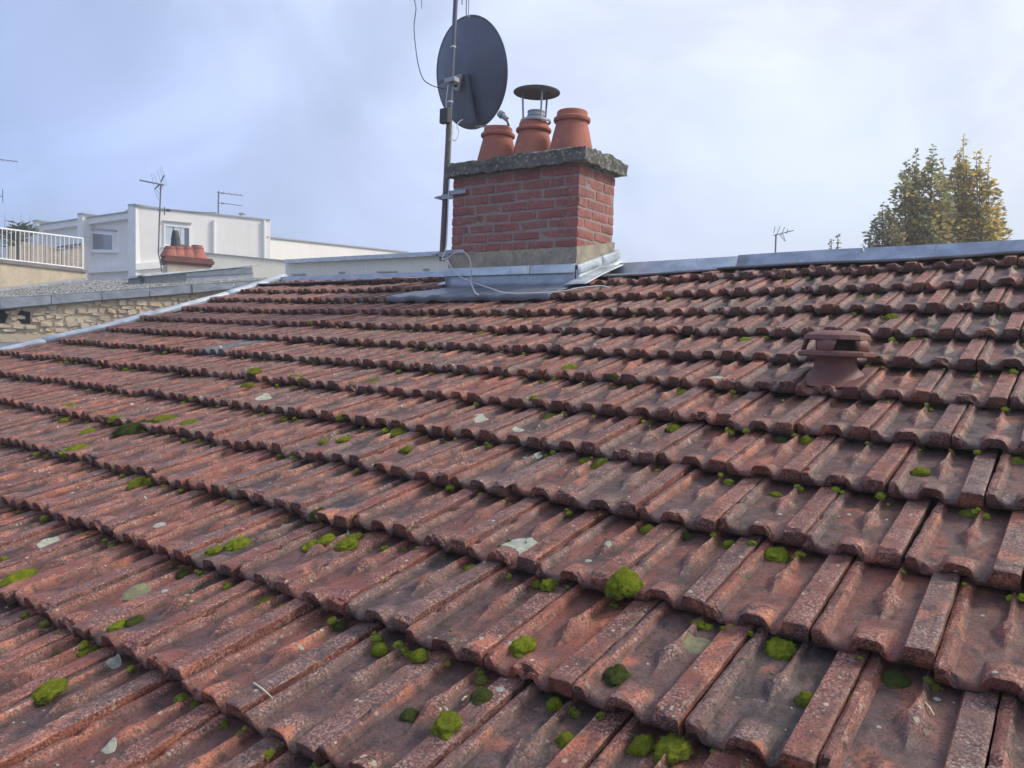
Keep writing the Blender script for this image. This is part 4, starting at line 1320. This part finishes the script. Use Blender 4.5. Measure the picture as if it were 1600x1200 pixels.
for i in range(9):
    t_ = (i / 8) ** 1.4
    rows.append([Vector(at(x, ftop(x), FD(x) + .02)).lerp(at(x, back(x), BD(x)), t_) for x in gx])
MB().grid(rows).build('roof_felt', M['felt'], nr)
gv, gf = [], []
octv = [(1, 0, 0), (-1, 0, 0), (0, 1, 0), (0, -1, 0), (0, 0, 1), (0, 0, -1)]; octf = [(0, 2, 4), (2, 1, 4), (1, 3, 4), (3, 0, 4), (2, 0, 5), (1, 2, 5), (3, 1, 5), (0, 3, 5)]
for _ in range(4200):
    x = rng.uniform(-60, 430); t_ = rng.uniform(0, 1) ** 2.0
    p = Vector(at(x, ftop(x), FD(x))).lerp(at(x, back(x), BD(x)), t_)
    s_ = rng.uniform(.006, .015) * (1 + .8 * t_); rx = rng.uniform(0, 6.3); n = len(gv)
    if t_ < .01: p += -ns * .05
    for a, b, c in octv:
        k = rng.uniform(.7, 1.2) * s_
        gv.append((p.x + (a * math.cos(rx) - b * math.sin(rx)) * k, p.y + (a * math.sin(rx) + b * math.cos(rx)) * k, p.z + c * k * .7 + s_ * .4))
    gf += [tuple(i + n for i in f) for f in octf]
gro = MB().add(gv, gf).build('gravel', M['gravel'], nr)
tag(gro, kind='stuff')

# terrace behind, with railing
TA, TB = plan(-70, 17.6), plan(136, 21.2)
nt = wall_n(TA, TB)
tw = empty('terrace_wall', (TA.x, TA.y, 0)); tag(tw, 'ochre rendered terrace wall with grey coping above the gravelled roof', 'wall')
t1, t2 = onwall(TA, TB, -70, 399), onwall(TA, TB, 136, 424.5)
MB().prism([Vector((t1.x, t1.y, BOT)), Vector((t2.x, t2.y, BOT)), t2, t1], -nt * 4).build('wall', M['ochre'], tw)
panel(TA, TB, [(-70, 396), (137, 422), (137, 426), (-70, 402)], .06, .5).build('coping', M['coping'], tw)
panel(TA, TB, [(-70, 459), (137, 434.5), (137, 440), (-70, 467)], .14, .1).build('base_flashing', M['zinc'], tw)
ra = empty('terrace_railing', (TA.x, TA.y, 1.5)); tag(ra, 'white steel balustrade with upright bars along the terrace edge', 'railing')
rtop = lambda x: np.interp(x, [-70, 0, 129], [348, 356.5, 372.5]); rbot = lambda x: np.interp(x, [-70, 0, 129], [396, 404, 419])
W_ = lambda x, y: onwall(TA, TB, x, y, -.10)
MB().tube([W_(-70, rtop(-70)), W_(129, rtop(129))], .021, 8).build('top_rail', M['frame'], ra)
MB().tube([W_(-70, rbot(-70)), W_(129, rbot(129))], .018, 8).build('bottom_rail', M['frame'], ra)
for x in np.arange(-66, 128, 6.95):
    MB().tube([W_(x, rtop(x)), W_(x, rbot(x))], .0105, 6).build('baluster', M['frame'], ra)
MB().tube([W_(129, rtop(129) - 1), W_(129, 421)], .028, 8).build('end_post', M['frame'], ra)
fe = empty('wooden_fence', tuple(onwall(TA, TB, 100, 405, -2.2))); tag(fe, 'grey brown upright board fence on the terrace behind the railing', 'fence')
xx = 14.0
while xx < 130:
    wv = rng.uniform(5, 7.5)
    yt = np.interp(xx, [14, 60, 92, 130], [372, 382, 388, 380]) + rng.uniform(-2, 2)
    panel(TA, TB, [(xx, yt), (xx + wv - .7, yt + rng.uniform(-1, 1)), (xx + wv - .7, 425), (xx, 425)], -2.2 - rng.uniform(0, .03), .03).build('board', M['wood'], fe)
    xx += wv
panel(TA, TB, [(92, 385), (130, 379.5), (130, 382.5), (92, 387.5)], -2.1, .05).build('rail', M['black'], fe)

def leaf_blob(mb, c, n, rad, ln, up=.2, zs=1.0):
    for _ in range(n):
        d = Vector((rng.normal(), rng.normal(), rng.normal() * zs)); d = d.normalized() * (rng.random() ** .4)
        add_leaf(mb, c + Vector((d.x * rad, d.y * rad, d.z * rad)), ln * rng.uniform(.7, 1.25), up)
def add_leaf(mb, p, ln, up=.2, dirv=None, wid=.34):
    a = rng.uniform(0, 2 * math.pi)
    t_ = dirv if dirv is not None else Vector((math.cos(a), math.sin(a), rng.normal(up, .45)))
    t_ = t_.normalized()
    s_ = t_.cross(Vector((rng.normal(), rng.normal(), rng.normal()))).normalized() * ln * wid
    bend = Vector((0, 0, -.12 * ln))
    mb.add([p, p + t_ * ln * .45 + s_, p + t_ * ln + bend, p + t_ * ln * .45 - s_], [(0, 1, 2), (0, 2, 3)])
pp = empty('terrace_plant', tuple(onwall(TA, TB, 30, 405, -1.4))); tag(pp, 'spiky green plant growing behind the white terrace railing', 'plant')
mb = MB()
for (x, y, n) in ((30, 358, 70), (12, 366, 50), (46, 362, 40), (28, 372, 40), (14, 380, 30)):
    c_ = onwall(TA, TB, x, y, -1.4)
    for _ in range(n):
        a = rng.uniform(0, 6.283); dv = Vector((math.cos(a), math.sin(a), rng.uniform(-.25, .9)))
        add_leaf(mb, c_ + Vector((rng.normal(0, .05), rng.normal(0, .05), rng.normal(0, .05))), rng.uniform(.2, .38), 0, dv, .07)
mb.build('foliage', M['leaf_palm'], pp)
MB().tube([onwall(TA, TB, 28, 420, -1.4), onwall(TA, TB, 29, 360, -1.4)], .05, 8).build('stem', M['bark'], pp)
for k, x in enumerate((7, 20, 33, 45)):
    MB().tube([onwall(TA, TB, x, 372, -1.4), onwall(TA, TB, x + rng.uniform(-3, 3), (330, 338, 329, 333)[k], -1.4)], [.006, .002], 5).build('stalk', M['bark'], pp)

# ------------------------------------------------------------------ white building
wb = empty('white_building', tuple(plan(212, 35, 0))); tag(wb, 'large white flat roofed building with two windows and upright pillars', 'building')
C0, C1 = plan(212, 35), plan(420, 38.5)
LA = plan(-60, 47.0)
nb = wall_n(C0, C1); nl = wall_n(LA, C0)
z1, z2 = zat(C0, 322.5), zat(C1, 345)
MB().prism([Vector((C0.x, C0.y, BOT)), Vector((C1.x, C1.y, BOT)), Vector((C1.x, C1.y, z2)), Vector((C0.x, C0.y, z1))], -nb * 9).build('wall', M['white_wall'], wb)
panel(C0, C1, [(210, 320.2), (422, 342.5), (422, 345), (210, 322.8)], .06, 9.1).build('parapet_cap', M['cap_grey'], wb)
l1, l2 = onwall(LA, C0, -60, 372, -.45), onwall(LA, C0, 212, 331, -.45)
MB().prism([Vector((l1.x, l1.y, BOT)), Vector((l2.x, l2.y, BOT)), l2, l1], -nl * 6).build('wall', M['white_wall'], wb)
panel(LA, C0, [(-60, 369), (203, 330), (203, 341), (-60, 378)], -.2, .6).build('parapet_beam', M['white_trim'], wb)
panel(LA, C0, [(-60, 367.5), (203, 329), (203, 330.5), (-60, 369)], -.12, .9).build('parapet_cap', M['cap_grey'], wb)
panel(LA, C0, [(-60, 430), (203, 413), (203, 423), (-60, 437)], -.2, .5).build('floor_beam', M['white_trim'], wb)
for (xa, xb, yt) in ((200, 212, 320.5), (121, 129, 334.5), (51, 58, 345.5)):
    b_ = panel(LA, C0, [(xa, yt), (xb, yt - 1), (xb, 470), (xa, 470)], .05, 1.4).build('pillar', M['white_trim'], wb)
    panel(LA, C0, [(xa - .5, yt - 1.4), (xb + .5, yt - 2.4), (xb + .5, yt - .6), (xa - .5, yt + .4)], .10, 1.5).build('cap', M['cap_grey'], b_)
panel(C0, C1, [(212, 411.5), (322, 404), (322, 413), (212, 422)], .15, .2).build('floor_beam', M['white_trim'], wb)
def window(Pa, Pb, x0, y0, x1, y1, y0b, y1b, par, off=0.0, curtain=False):
    fr = MB(); e = 2.6
    outer = [(x0, y0), (x1, y0b), (x1, y1b), (x0, y1)]; inner = [(x0 + e, y0 + e), (x1 - e, y0b + e), (x1 - e, y1b - e), (x0 + e, y1 - e)]
    for i in range(4):
        j = (i + 1) % 4
        fr.prism([onwall(Pa, Pb, *outer[i], off + .06), onwall(Pa, Pb, *outer[j], off + .06), onwall(Pa, Pb, *inner[j], off + .06), onwall(Pa, Pb, *inner[i], off + .06)], -wall_n(Pa, Pb) * .12)
    f = fr.build('window', M['frame'], par)
    panel(Pa, Pb, inner, off + .012, .02).build('pane', M['glass'], f)
    if curtain:
        for a, b in ((.0, .30), (.36, .62), (.64, .80)):
            xa, xb = x0 + e + (x1 - x0 - 2 * e) * a, x0 + e + (x1 - x0 - 2 * e) * b
            panel(Pa, Pb, [(xa, y0 + e), (xb, y0 + e + .8), (xb, y1 - e + .8), (xa, y1 - e)], off + .025, .01).build('curtain', M['curtain'], f)
    panel(Pa, Pb, [(x0 - 1.5, y1), (x1 + 1.5, y1b), (x1 + 1.5, y1b + 2.2), (x0 - 1.5, y1 + 2.2)], off + .16, .2).build('sill', M['white_trim'], f)
    panel(Pa, Pb, [(x0 - 1.5, y0 - 6), (x1 + 1.5, y0b - 6), (x1 + 1.5, y0b - 4), (x0 - 1.5, y0 - 4)], off + .10, .1).build('lintel', M['cap_grey'], f)
    return f
window(LA, C0, 140, 362, 178, 392, 365, 393, wb, -.45)
window(C0, C1, 256, 350, 298, 384, 354, 389, wb, 0, True)
for x, ya, yb in ((334.5, 344, 397), (413, 344.5, 408)):
    MB().tube([onwall(C0, C1, x, ya, .08), onwall(C0, C1, x, yb, .08)], .075, 8).build('downpipe', M['frame'], wb)
MB().tube([onwall(C0, C1, 378, 341, -.8), onwall(C0, C1, 378, 335, -.8)], .10, 10).build('roof_outlet', M['frame'], wb)
MB().lathe([(.0, .1), (.17, .04), (.17, 0)], tuple(onwall(C0, C1, 378, 335, -.8)), 12).build('outlet_cap', M['cap_grey'], wb)
E1, E2 = plan(418, 38.6), plan(640, 49)
ne = wall_n(E1, E2)
q1, q2 = onwall(E1, E2, 418, 371), onwall(E1, E2, 640, 395)
lw = empty('low_white_building', (E1.x, E1.y, 0)); tag(lw, 'long low white building wall running right from the white building towards the chimney', 'building')
MB().prism([Vector((q1.x, q1.y, BOT)), Vector((q2.x, q2.y, BOT)), q2, q1], -ne * 6).build('wall', M['white_wall'], lw)
panel(E1, E2, [(418, 369.2), (640, 393.5), (640, 395.2), (418, 371.2)], .1, 6.2).build('parapet_cap', M['cap_grey'], lw)
# cream walls in front of it
K1, K2 = plan(305, 29), plan(470, 30.5)
nk = wall_n(K1, K2)
cb = empty('cream_annex', (K1.x, K1.y, 0)); tag(cb, 'plain cream rendered annex below the white building behind the small chimney', 'building')
q1, q2 = onwall(K1, K2, 305, 394), onwall(K1, K2, 470, 410)
MB().prism([Vector((q1.x, q1.y, BOT)), Vector((q2.x, q2.y, BOT)), q2, q1], -nk * 3).build('wall', M['cream_wall'], cb)
panel(K1, K2, [(305, 392.8), (470, 408.8), (470, 410.2), (305, 394.2)], .06, 3.1).build('parapet_cap', M['cap_grey'], cb)
D1, D2 = plan(444, 18.2), plan(740, 14.2)
ndw = wall_n(D1, D2)
cwl = empty('cream_wall', (D1.x, D1.y, 0)); tag(cwl, 'long cream wall with pale zinc coping just behind the ridge left of chimney', 'wall')
q1, q2 = onwall(D1, D2, 446, 411), onwall(D1, D2, 740, 396)
MB().prism([Vector((q1.x, q1.y, BOT)), Vector((q2.x, q2.y, BOT)), q2, q1], -ndw * 2.5).build('wall', M['cream_wall'], cwl)
panel(D1, D2, [(443, 405.5), (740, 389.5), (740, 396.5), (443, 411.5)], .12, 2.8).build('coping', M['zinc_pale'], cwl)
for x in (460, 512, 536, 553, 571, 617, 668, 683):
    panel(D1, D2, [(x, 412), (x + .9, 412), (x + .9, 450), (x, 450)], .012, .03).build('joint_cover', M['white_trim'], cwl)
for x, y, w_ in ((528, 425, 8), (588, 424, 30), (660, 420, 8), (455, 428, 20)):
    panel(D1, D2, [(x, y), (x + w_, y - .6), (x + w_, y + 1.4), (x, y + 2)], .05, .06).build('vent_slot', M['cap_grey'], cwl)

# zinc clad roof hatch on the gravelled roof
H1, H2 = plan(226, 13.2), plan(400, 14.4)
nh = wall_n(H1, H2)
rh = empty('roof_hatch', (H1.x, H1.y, 1)); tag(rh, 'low zinc clad roof hatch with tilted pale lid on the gravelled roof', 'hatch')
panel(H1, H2, [(228, 431), (291, 426.5), (291, 441), (228, 445)], .0, 1.2).build('dark_side', M['zinc_dark'], rh)
panel(H1, H2, [(291, 426.5), (394, 417.5), (397, 437), (291, 443)], .002, 1.2).build('pale_side', M['zinc'], rh)
panel(H1, H2, [(291, 432.5), (396, 426), (396, 427.5), (291, 434)], .02, .03).build('seam', M['zinc_dark'], rh)
panel(H1, H2, [(224, 428.5), (408, 412.8), (408, 414.6), (224, 431.8)], .12, 1.5).build('lid', M['zinc_pale'], rh)
MB().tube([onwall(H1, H2, 222, 441, .0), onwall(H1, H2, 222, 433, .0), onwall(H1, H2, 216, 433, .0)], .03, 8).build('vent_pipe', M['black'], rh)

# small chimney with four pots
sxc = plan(291, 16.2)
sc2 = empty('small_chimney', (sxc.x, sxc.y, 1)); tag(sc2, 'small chimney with red corbel and four terracotta pots before the white building', 'chimney')
Q1, Q2 = plan(255, 15.9), plan(326, 16.4)
zr = [zat(Q1, 424.5), zat(Q1, 413), zat(Q1, 409), zat(Q1, 404), zat(Q1, 401)]
qm = (Q1 + Q2) / 2; tq = (Q2 - Q1).normalized(); nq = wall_n(Q1, Q2); L_ = (Q2 - Q1).length / 2 * 1.0
def cbox(l, wd, za, zb):
    return MB().prism([Vector(((qm - tq * l + nq * wd).x, (qm - tq * l + nq * wd).y, za)), Vector(((qm + tq * l + nq * wd).x, (qm + tq * l + nq * wd).y, za)), Vector(((qm + tq * l - nq * wd).x, (qm + tq * l - nq * wd).y, za)), Vector(((qm - tq * l - nq * wd).x, (qm - tq * l - nq * wd).y, za))], (0, 0, zb - za))
cbox(L_ * .94, .22, -1, zr[1]).build('shaft', M['stone_mortar'], sc2)
cbox(L_ * .99, .25, zr[1], zr[2]).build('corbel', M['corbel'], sc2)
cbox(L_ * 1.07, .29, zr[2], zr[3]).build('corbel', M['corbel'], sc2)
cbox(L_ * 1.02, .26, zr[3], zr[4] + .01).build('corbel', M['corbel'], sc2)
for i, x in enumerate((267, 279, 293, 308)):
    c_ = onwall(Q1, Q2, x, 395, 0); zb_ = zr[4]; zt_ = zat(c_, 385 - .5 * (i == 3) * 3)
    h_ = zt_ - zb_
    MB().lathe([(.21, 0), (.20, h_ * .2), (.125, h_ * .72), (.13, h_ * .75), (.13, h_ * .85), (.11, h_ * .88), (.11, h_), (.09, h_)], (c_.x, c_.y, zb_), 20).build('chimney_pot', M['pot'], sc2, smooth=35)
c_ = onwall(Q1, Q2, 274, 384, -.05)
bc = empty('chimney_cowl', tuple(c_)); tag(bc, 'tall black tapered cowl on the leftmost pot of the small chimney', 'cowl')
hh_ = zat(c_, 360) - c_.z
MB().lathe([(.095, -.05), (.09, .05), (.082, hh_ * .5), (.066, hh_ * .9), (.05, hh_), (0, hh_)], tuple(c_), 20).build('tapered_tube', M['black'], bc, smooth=40)
MB().lathe([(.084, hh_ * .40), (.091, hh_ * .42), (.090, hh_ * .47), (.08, hh_ * .48)], tuple(c_), 20).build('band', M['cowl'], bc, smooth=40)

# ------------------------------------------------------------------ aerials
def rod(par, name, pts, rad, mat='steel'): return MB().tube(pts, rad * .72, 6).build(name, M[mat], par)
d = 15.6
an = empty('tv_aerial', tuple(at(249, 425, d))); tag(an, 'tall roof aerial with fanned grid reflector beside the small chimney', 'aerial')
rod(an, 'mast', [at(253, 425, d), at(251, 410, d), at(247.5, 396, d), at(249, 345, d), at(251.5, 287, d)], .022, 'aerial')
rod(an, 'boom', [at(218.5, 281.5, d - .5), at(255.5, 289, d)], .022, 'aerial')
rod(an, 'reflector_arm', [at(251, 285, d), at(257, 273, d)], .018, 'aerial')
rod(an, 'reflector_arm', [at(251, 287, d), at(241.5, 295.5, d)], .018, 'aerial')
for (xa, ya, xb, yb) in ((236, 271, 241, 291), (239.5, 271, 250, 297), (245.5, 265, 255, 296), (249.5, 262, 258, 292), (252, 259, 261.5, 291), (241, 296, 248, 312), (244, 296, 251, 306)):
    rod(an, 'grid_rod', [at(xa, ya, d), at(xb, yb, d)], .005, 'aerial')
rod(an, 'lower_boom', [at(246, 328, d), at(262, 328.5, d), at(300, 331.5, d + 1), at(338, 332.5, d + 1.6)], .013, 'aerial')
rod(an, 'dipole', [at(257, 323.5, d), at(257, 336, d)], .016, 'aerial')
rod(an, 'balun', [at(260, 328.5, d), at(266, 329, d)], .03, 'black')
d = 37.5
an = empty('tv_aerial', tuple(at(340, 340, d))); tag(an, 'thin aerial with two side booms on the white building roof', 'aerial')
rod(an, 'mast', [at(341, 336, d), at(341.5, 299, d)], .05, 'aerial')
for y in (301, 317):
    rod(an, 'boom', [at(339, y - .5, d), at(379, y + 4.5, d)], .022, 'aerial'); rod(an, 'balun', [at(346, y + .6, d), at(350, y + 1.0, d)], .05, 'aerial')
for x in (344, 352, 360, 369, 377):
    rod(an, 'element', [at(x - 2, 298 + (x - 341) * .12, d - .3), at(x + 2, 304 + (x - 341) * .12, d + .3)], .012, 'aerial')
d = 24
an = empty('tv_aerial', tuple(at(1212, 398, d))); tag(an, 'small aerial with slanting boom standing beyond the ridge right of chimney', 'aerial')
rod(an, 'mast', [at(1211, 410, d), at(1212.5, 366, d)], .035, 'aerial')
rod(an, 'boom', [at(1209, 368, d), at(1239.5, 360, d)], .022, 'aerial')
for (xa, ya, xb, yb) in ((1211, 354, 1209, 364), (1219, 353.5, 1214, 366), (1226, 355, 1221, 367), (1218, 366, 1226, 377), (1223, 366, 1227, 376), (1231, 358, 1229, 365)):
    rod(an, 'element', [at(xa, ya, d - .2), at(xb, yb, d + .2)], .014, 'aerial')
d = 30
an = empty('tv_aerial', tuple(at(-6, 350, d))); tag(an, 'faint aerial cut by the left edge of the photo above the terrace', 'aerial')
rod(an, 'mast', [at(-8, 400, d), at(-7, 245, d)], .03, 'aerial')
rod(an, 'boom', [at(-20, 247, d), at(28, 252.5, d)], .02, 'aerial')
for x in (4, 12, 19, 26):
    rod(an, 'element', [at(x - 1.5, 249 + x * .06, d - .3), at(x + 1.5, 253 + x * .06, d + .3)], .012, 'aerial')
rod(an, 'boom', [at(-9, 306, d), at(5, 307, d)], .02, 'aerial'); rod(an, 'element', [at(4, 296, d), at(4.5, 316, d)], .022, 'aerial')

# ------------------------------------------------------------------ trees beyond the ridge
def tree(label, stems, d, mats, leaf, name='slender_tree', group=None):
    bx = sum(s_[0] for s_ in stems) / len(stems)
    root = at(bx, 430, d); root.z = -7.4
    tr = empty(name, tuple(root)); tag(tr, label, 'tree', group)
    MB().tube([root, at(bx, 470, d), at(bx, 430, d)], [.16, .08, .05], 8).build('trunk', M['bark'], tr)
    mbs = {m_: MB() for m_ in set(m_ for m_, _ in mats)}
    st = MB()
    for (x0, x1, ytop, w_, dens) in stems:
        pts = [at(x0 + (x1 - x0) * k / 6 + rng.normal(0, .8), 440 + (ytop - 440) * k / 6, d + rng.normal(0, .12)) for k in range(7)]
        st.tube(pts, [.022, .02, .016, .012, .009, .006, .003], 5)
        H_ = pts[-1].z - pts[0].z; wm = w_ * d / FPX
        for _ in range(int(dens * 1.25)):
            t_ = 1 - rng.random() ** .78 if rng.random() < .9 else rng.uniform(.5, .95)
            i = min(int(t_ * 6), 5); c_ = pts[i].lerp(pts[i + 1], t_ * 6 - i)
            rad = wm * (1.15 if t_ < .72 else max(.10, 1.15 - (t_ - .72) / .24))
            a = rng.uniform(0, 6.283); rr_ = rad * rng.random() ** .55
            p = c_ + Vector((math.cos(a) * rr_, math.sin(a) * rr_, rng.normal(0, .05)))
            w8 = [max(.0, f(t_, p)) for _, f in mats]; m_ = mats[rng.choice(len(mats), p=np.array(w8) / sum(w8))][0]
            dv = Vector((math.cos(a) + rng.normal(0, .4), math.sin(a) + rng.normal(0, .4), rng.normal(.25, .45)))
            add_leaf(mbs[m_], p, leaf * rng.uniform(.7, 1.25), .2, dv, .27)
        # leaves in pairs up the bare tip
        for k in range(9):
            t_ = .80 + .2 * k / 8; i = min(int(t_ * 6), 5); c_ = pts[i].lerp(pts[i + 1], t_ * 6 - i)
            for _ in range(2): add_leaf(mbs[mats[0][0]], c_, leaf * .8, .3, None, .27)
        for k in range(26):
            t_ = rng.uniform(.1, .85); i = min(int(t_ * 6), 5); c_ = pts[i].lerp(pts[i + 1], t_ * 6 - i)
            a = rng.uniform(0, 6.283); rad = wm * (1.0 if t_ < .45 else max(.15, 1 - (t_ - .45) / .50))
            st.tube([c_, c_ + Vector((math.cos(a) * rad * .8, math.sin(a) * rad * .8, rad * .9))], [.005, .002], 4)
    st.build('branches', M['bark'], tr)
    for m_, b_ in mbs.items():
        if b_.v: b_.build('crown', M[m_], tr)
    return tr
TD = 13.0
tree('dark leafy slender tree, tallest on the left of the group beyond the ridge', [(1417, 1412, 268, 17, 430), (1428, 1426, 262, 16, 480), (1438, 1436, 268, 17, 480), (1452, 1456, 250, 22, 800), (1466, 1469, 272, 17, 420), (1418, 1420, 310, 22, 420), (1440, 1444, 320, 26, 500), (1415, 1416, 252, 4, 30), (1428, 1432, 234, 3.5, 34), (1450, 1459, 229, 4, 44), (1466, 1474, 248, 4, 34)], TD,
     [('leaf_green', lambda t_, p: 1.0), ('leaf_gold', lambda t_, p: .85 * (1 - t_) ** .8 + .15), ('leaf_dusk', lambda t_, p: .45)], .098, 'slender_tree', 'slender trees beyond the ridge')
tree('golden yellow slender tree with bare top twigs at right beyond the ridge', [(1490, 1494, 262, 18, 620), (1499, 1502, 252, 16, 480), (1512, 1510, 258, 17, 420), (1522, 1529, 262, 22, 760), (1540, 1546, 278, 17, 480), (1548, 1560, 340, 16, 320), (1476, 1480, 310, 20, 520), (1504, 1500, 320, 26, 620), (1530, 1534, 320, 24, 500), (1495, 1497, 236, 3.5, 34), (1502, 1505, 212, 3.5, 40), (1508, 1510, 246, 4, 30), (1526, 1532, 236, 3, 20), (1536, 1545, 246, 3, 16), (1528, 1526, 240, 3, 14)], TD + .3,
     [('leaf_gold', lambda t_, p: 1.0), ('leaf_green', lambda t_, p: .60), ('leaf_dusk', lambda t_, p: .10 + .5 * max(0, t_ - .55))], .098, 'slender_tree', 'slender trees beyond the ridge')
tree('small dark purplish tree, lowest of the group beyond the ridge', [(1378, 1379, 330, 13, 330), (1388, 1391, 333, 15, 380), (1378, 1380, 317, 3, 26), (1390, 1389, 322, 3, 26), (1372, 1370, 345, 12, 260), (1398, 1402, 338, 12, 260), (1356, 1357, 362, 8, 110)], TD - .3,
     [('leaf_dusk', lambda t_, p: 1.0), ('leaf_green', lambda t_, p: .4)], .075, 'slender_tree', 'slender trees beyond the ridge')
tr = tree('sparse pair of leafy shoots peeping over the ridge right of the aerial', [(1300, 1299, 374, 3, 26), (1308, 1309, 367, 3, 34)], TD, [('leaf_dusk', lambda t_, p: 1.0)], .06, 'sapling')
# bare twigs on top of the golden tree are part of its branches

# ------------------------------------------------------------------ morning haze in the air
hz = MB().box((-3100, -3100, -8.5), (3100, 3100, 9.5)).build('haze', M['hole_shade'])
hm = bpy.data.materials.new('haze_air'); hm.use_nodes = True
hn = hm.node_tree.nodes; hn.clear()
ho = hn.new('ShaderNodeOutputMaterial'); hv = hn.new('ShaderNodeVolumePrincipled')
hv.inputs['Color'].default_value = (.95, .97, 1.0, 1)
hv.inputs['Density'].default_value = .0055
hv.inputs['Anisotropy'].default_value = .3
hm.node_tree.links.new(hv.outputs[0], ho.inputs['Volume'])
hz.data.materials.clear(); hz.data.materials.append(hm)
tag(hz, 'thin pale morning haze', 'haze', kind='stuff')
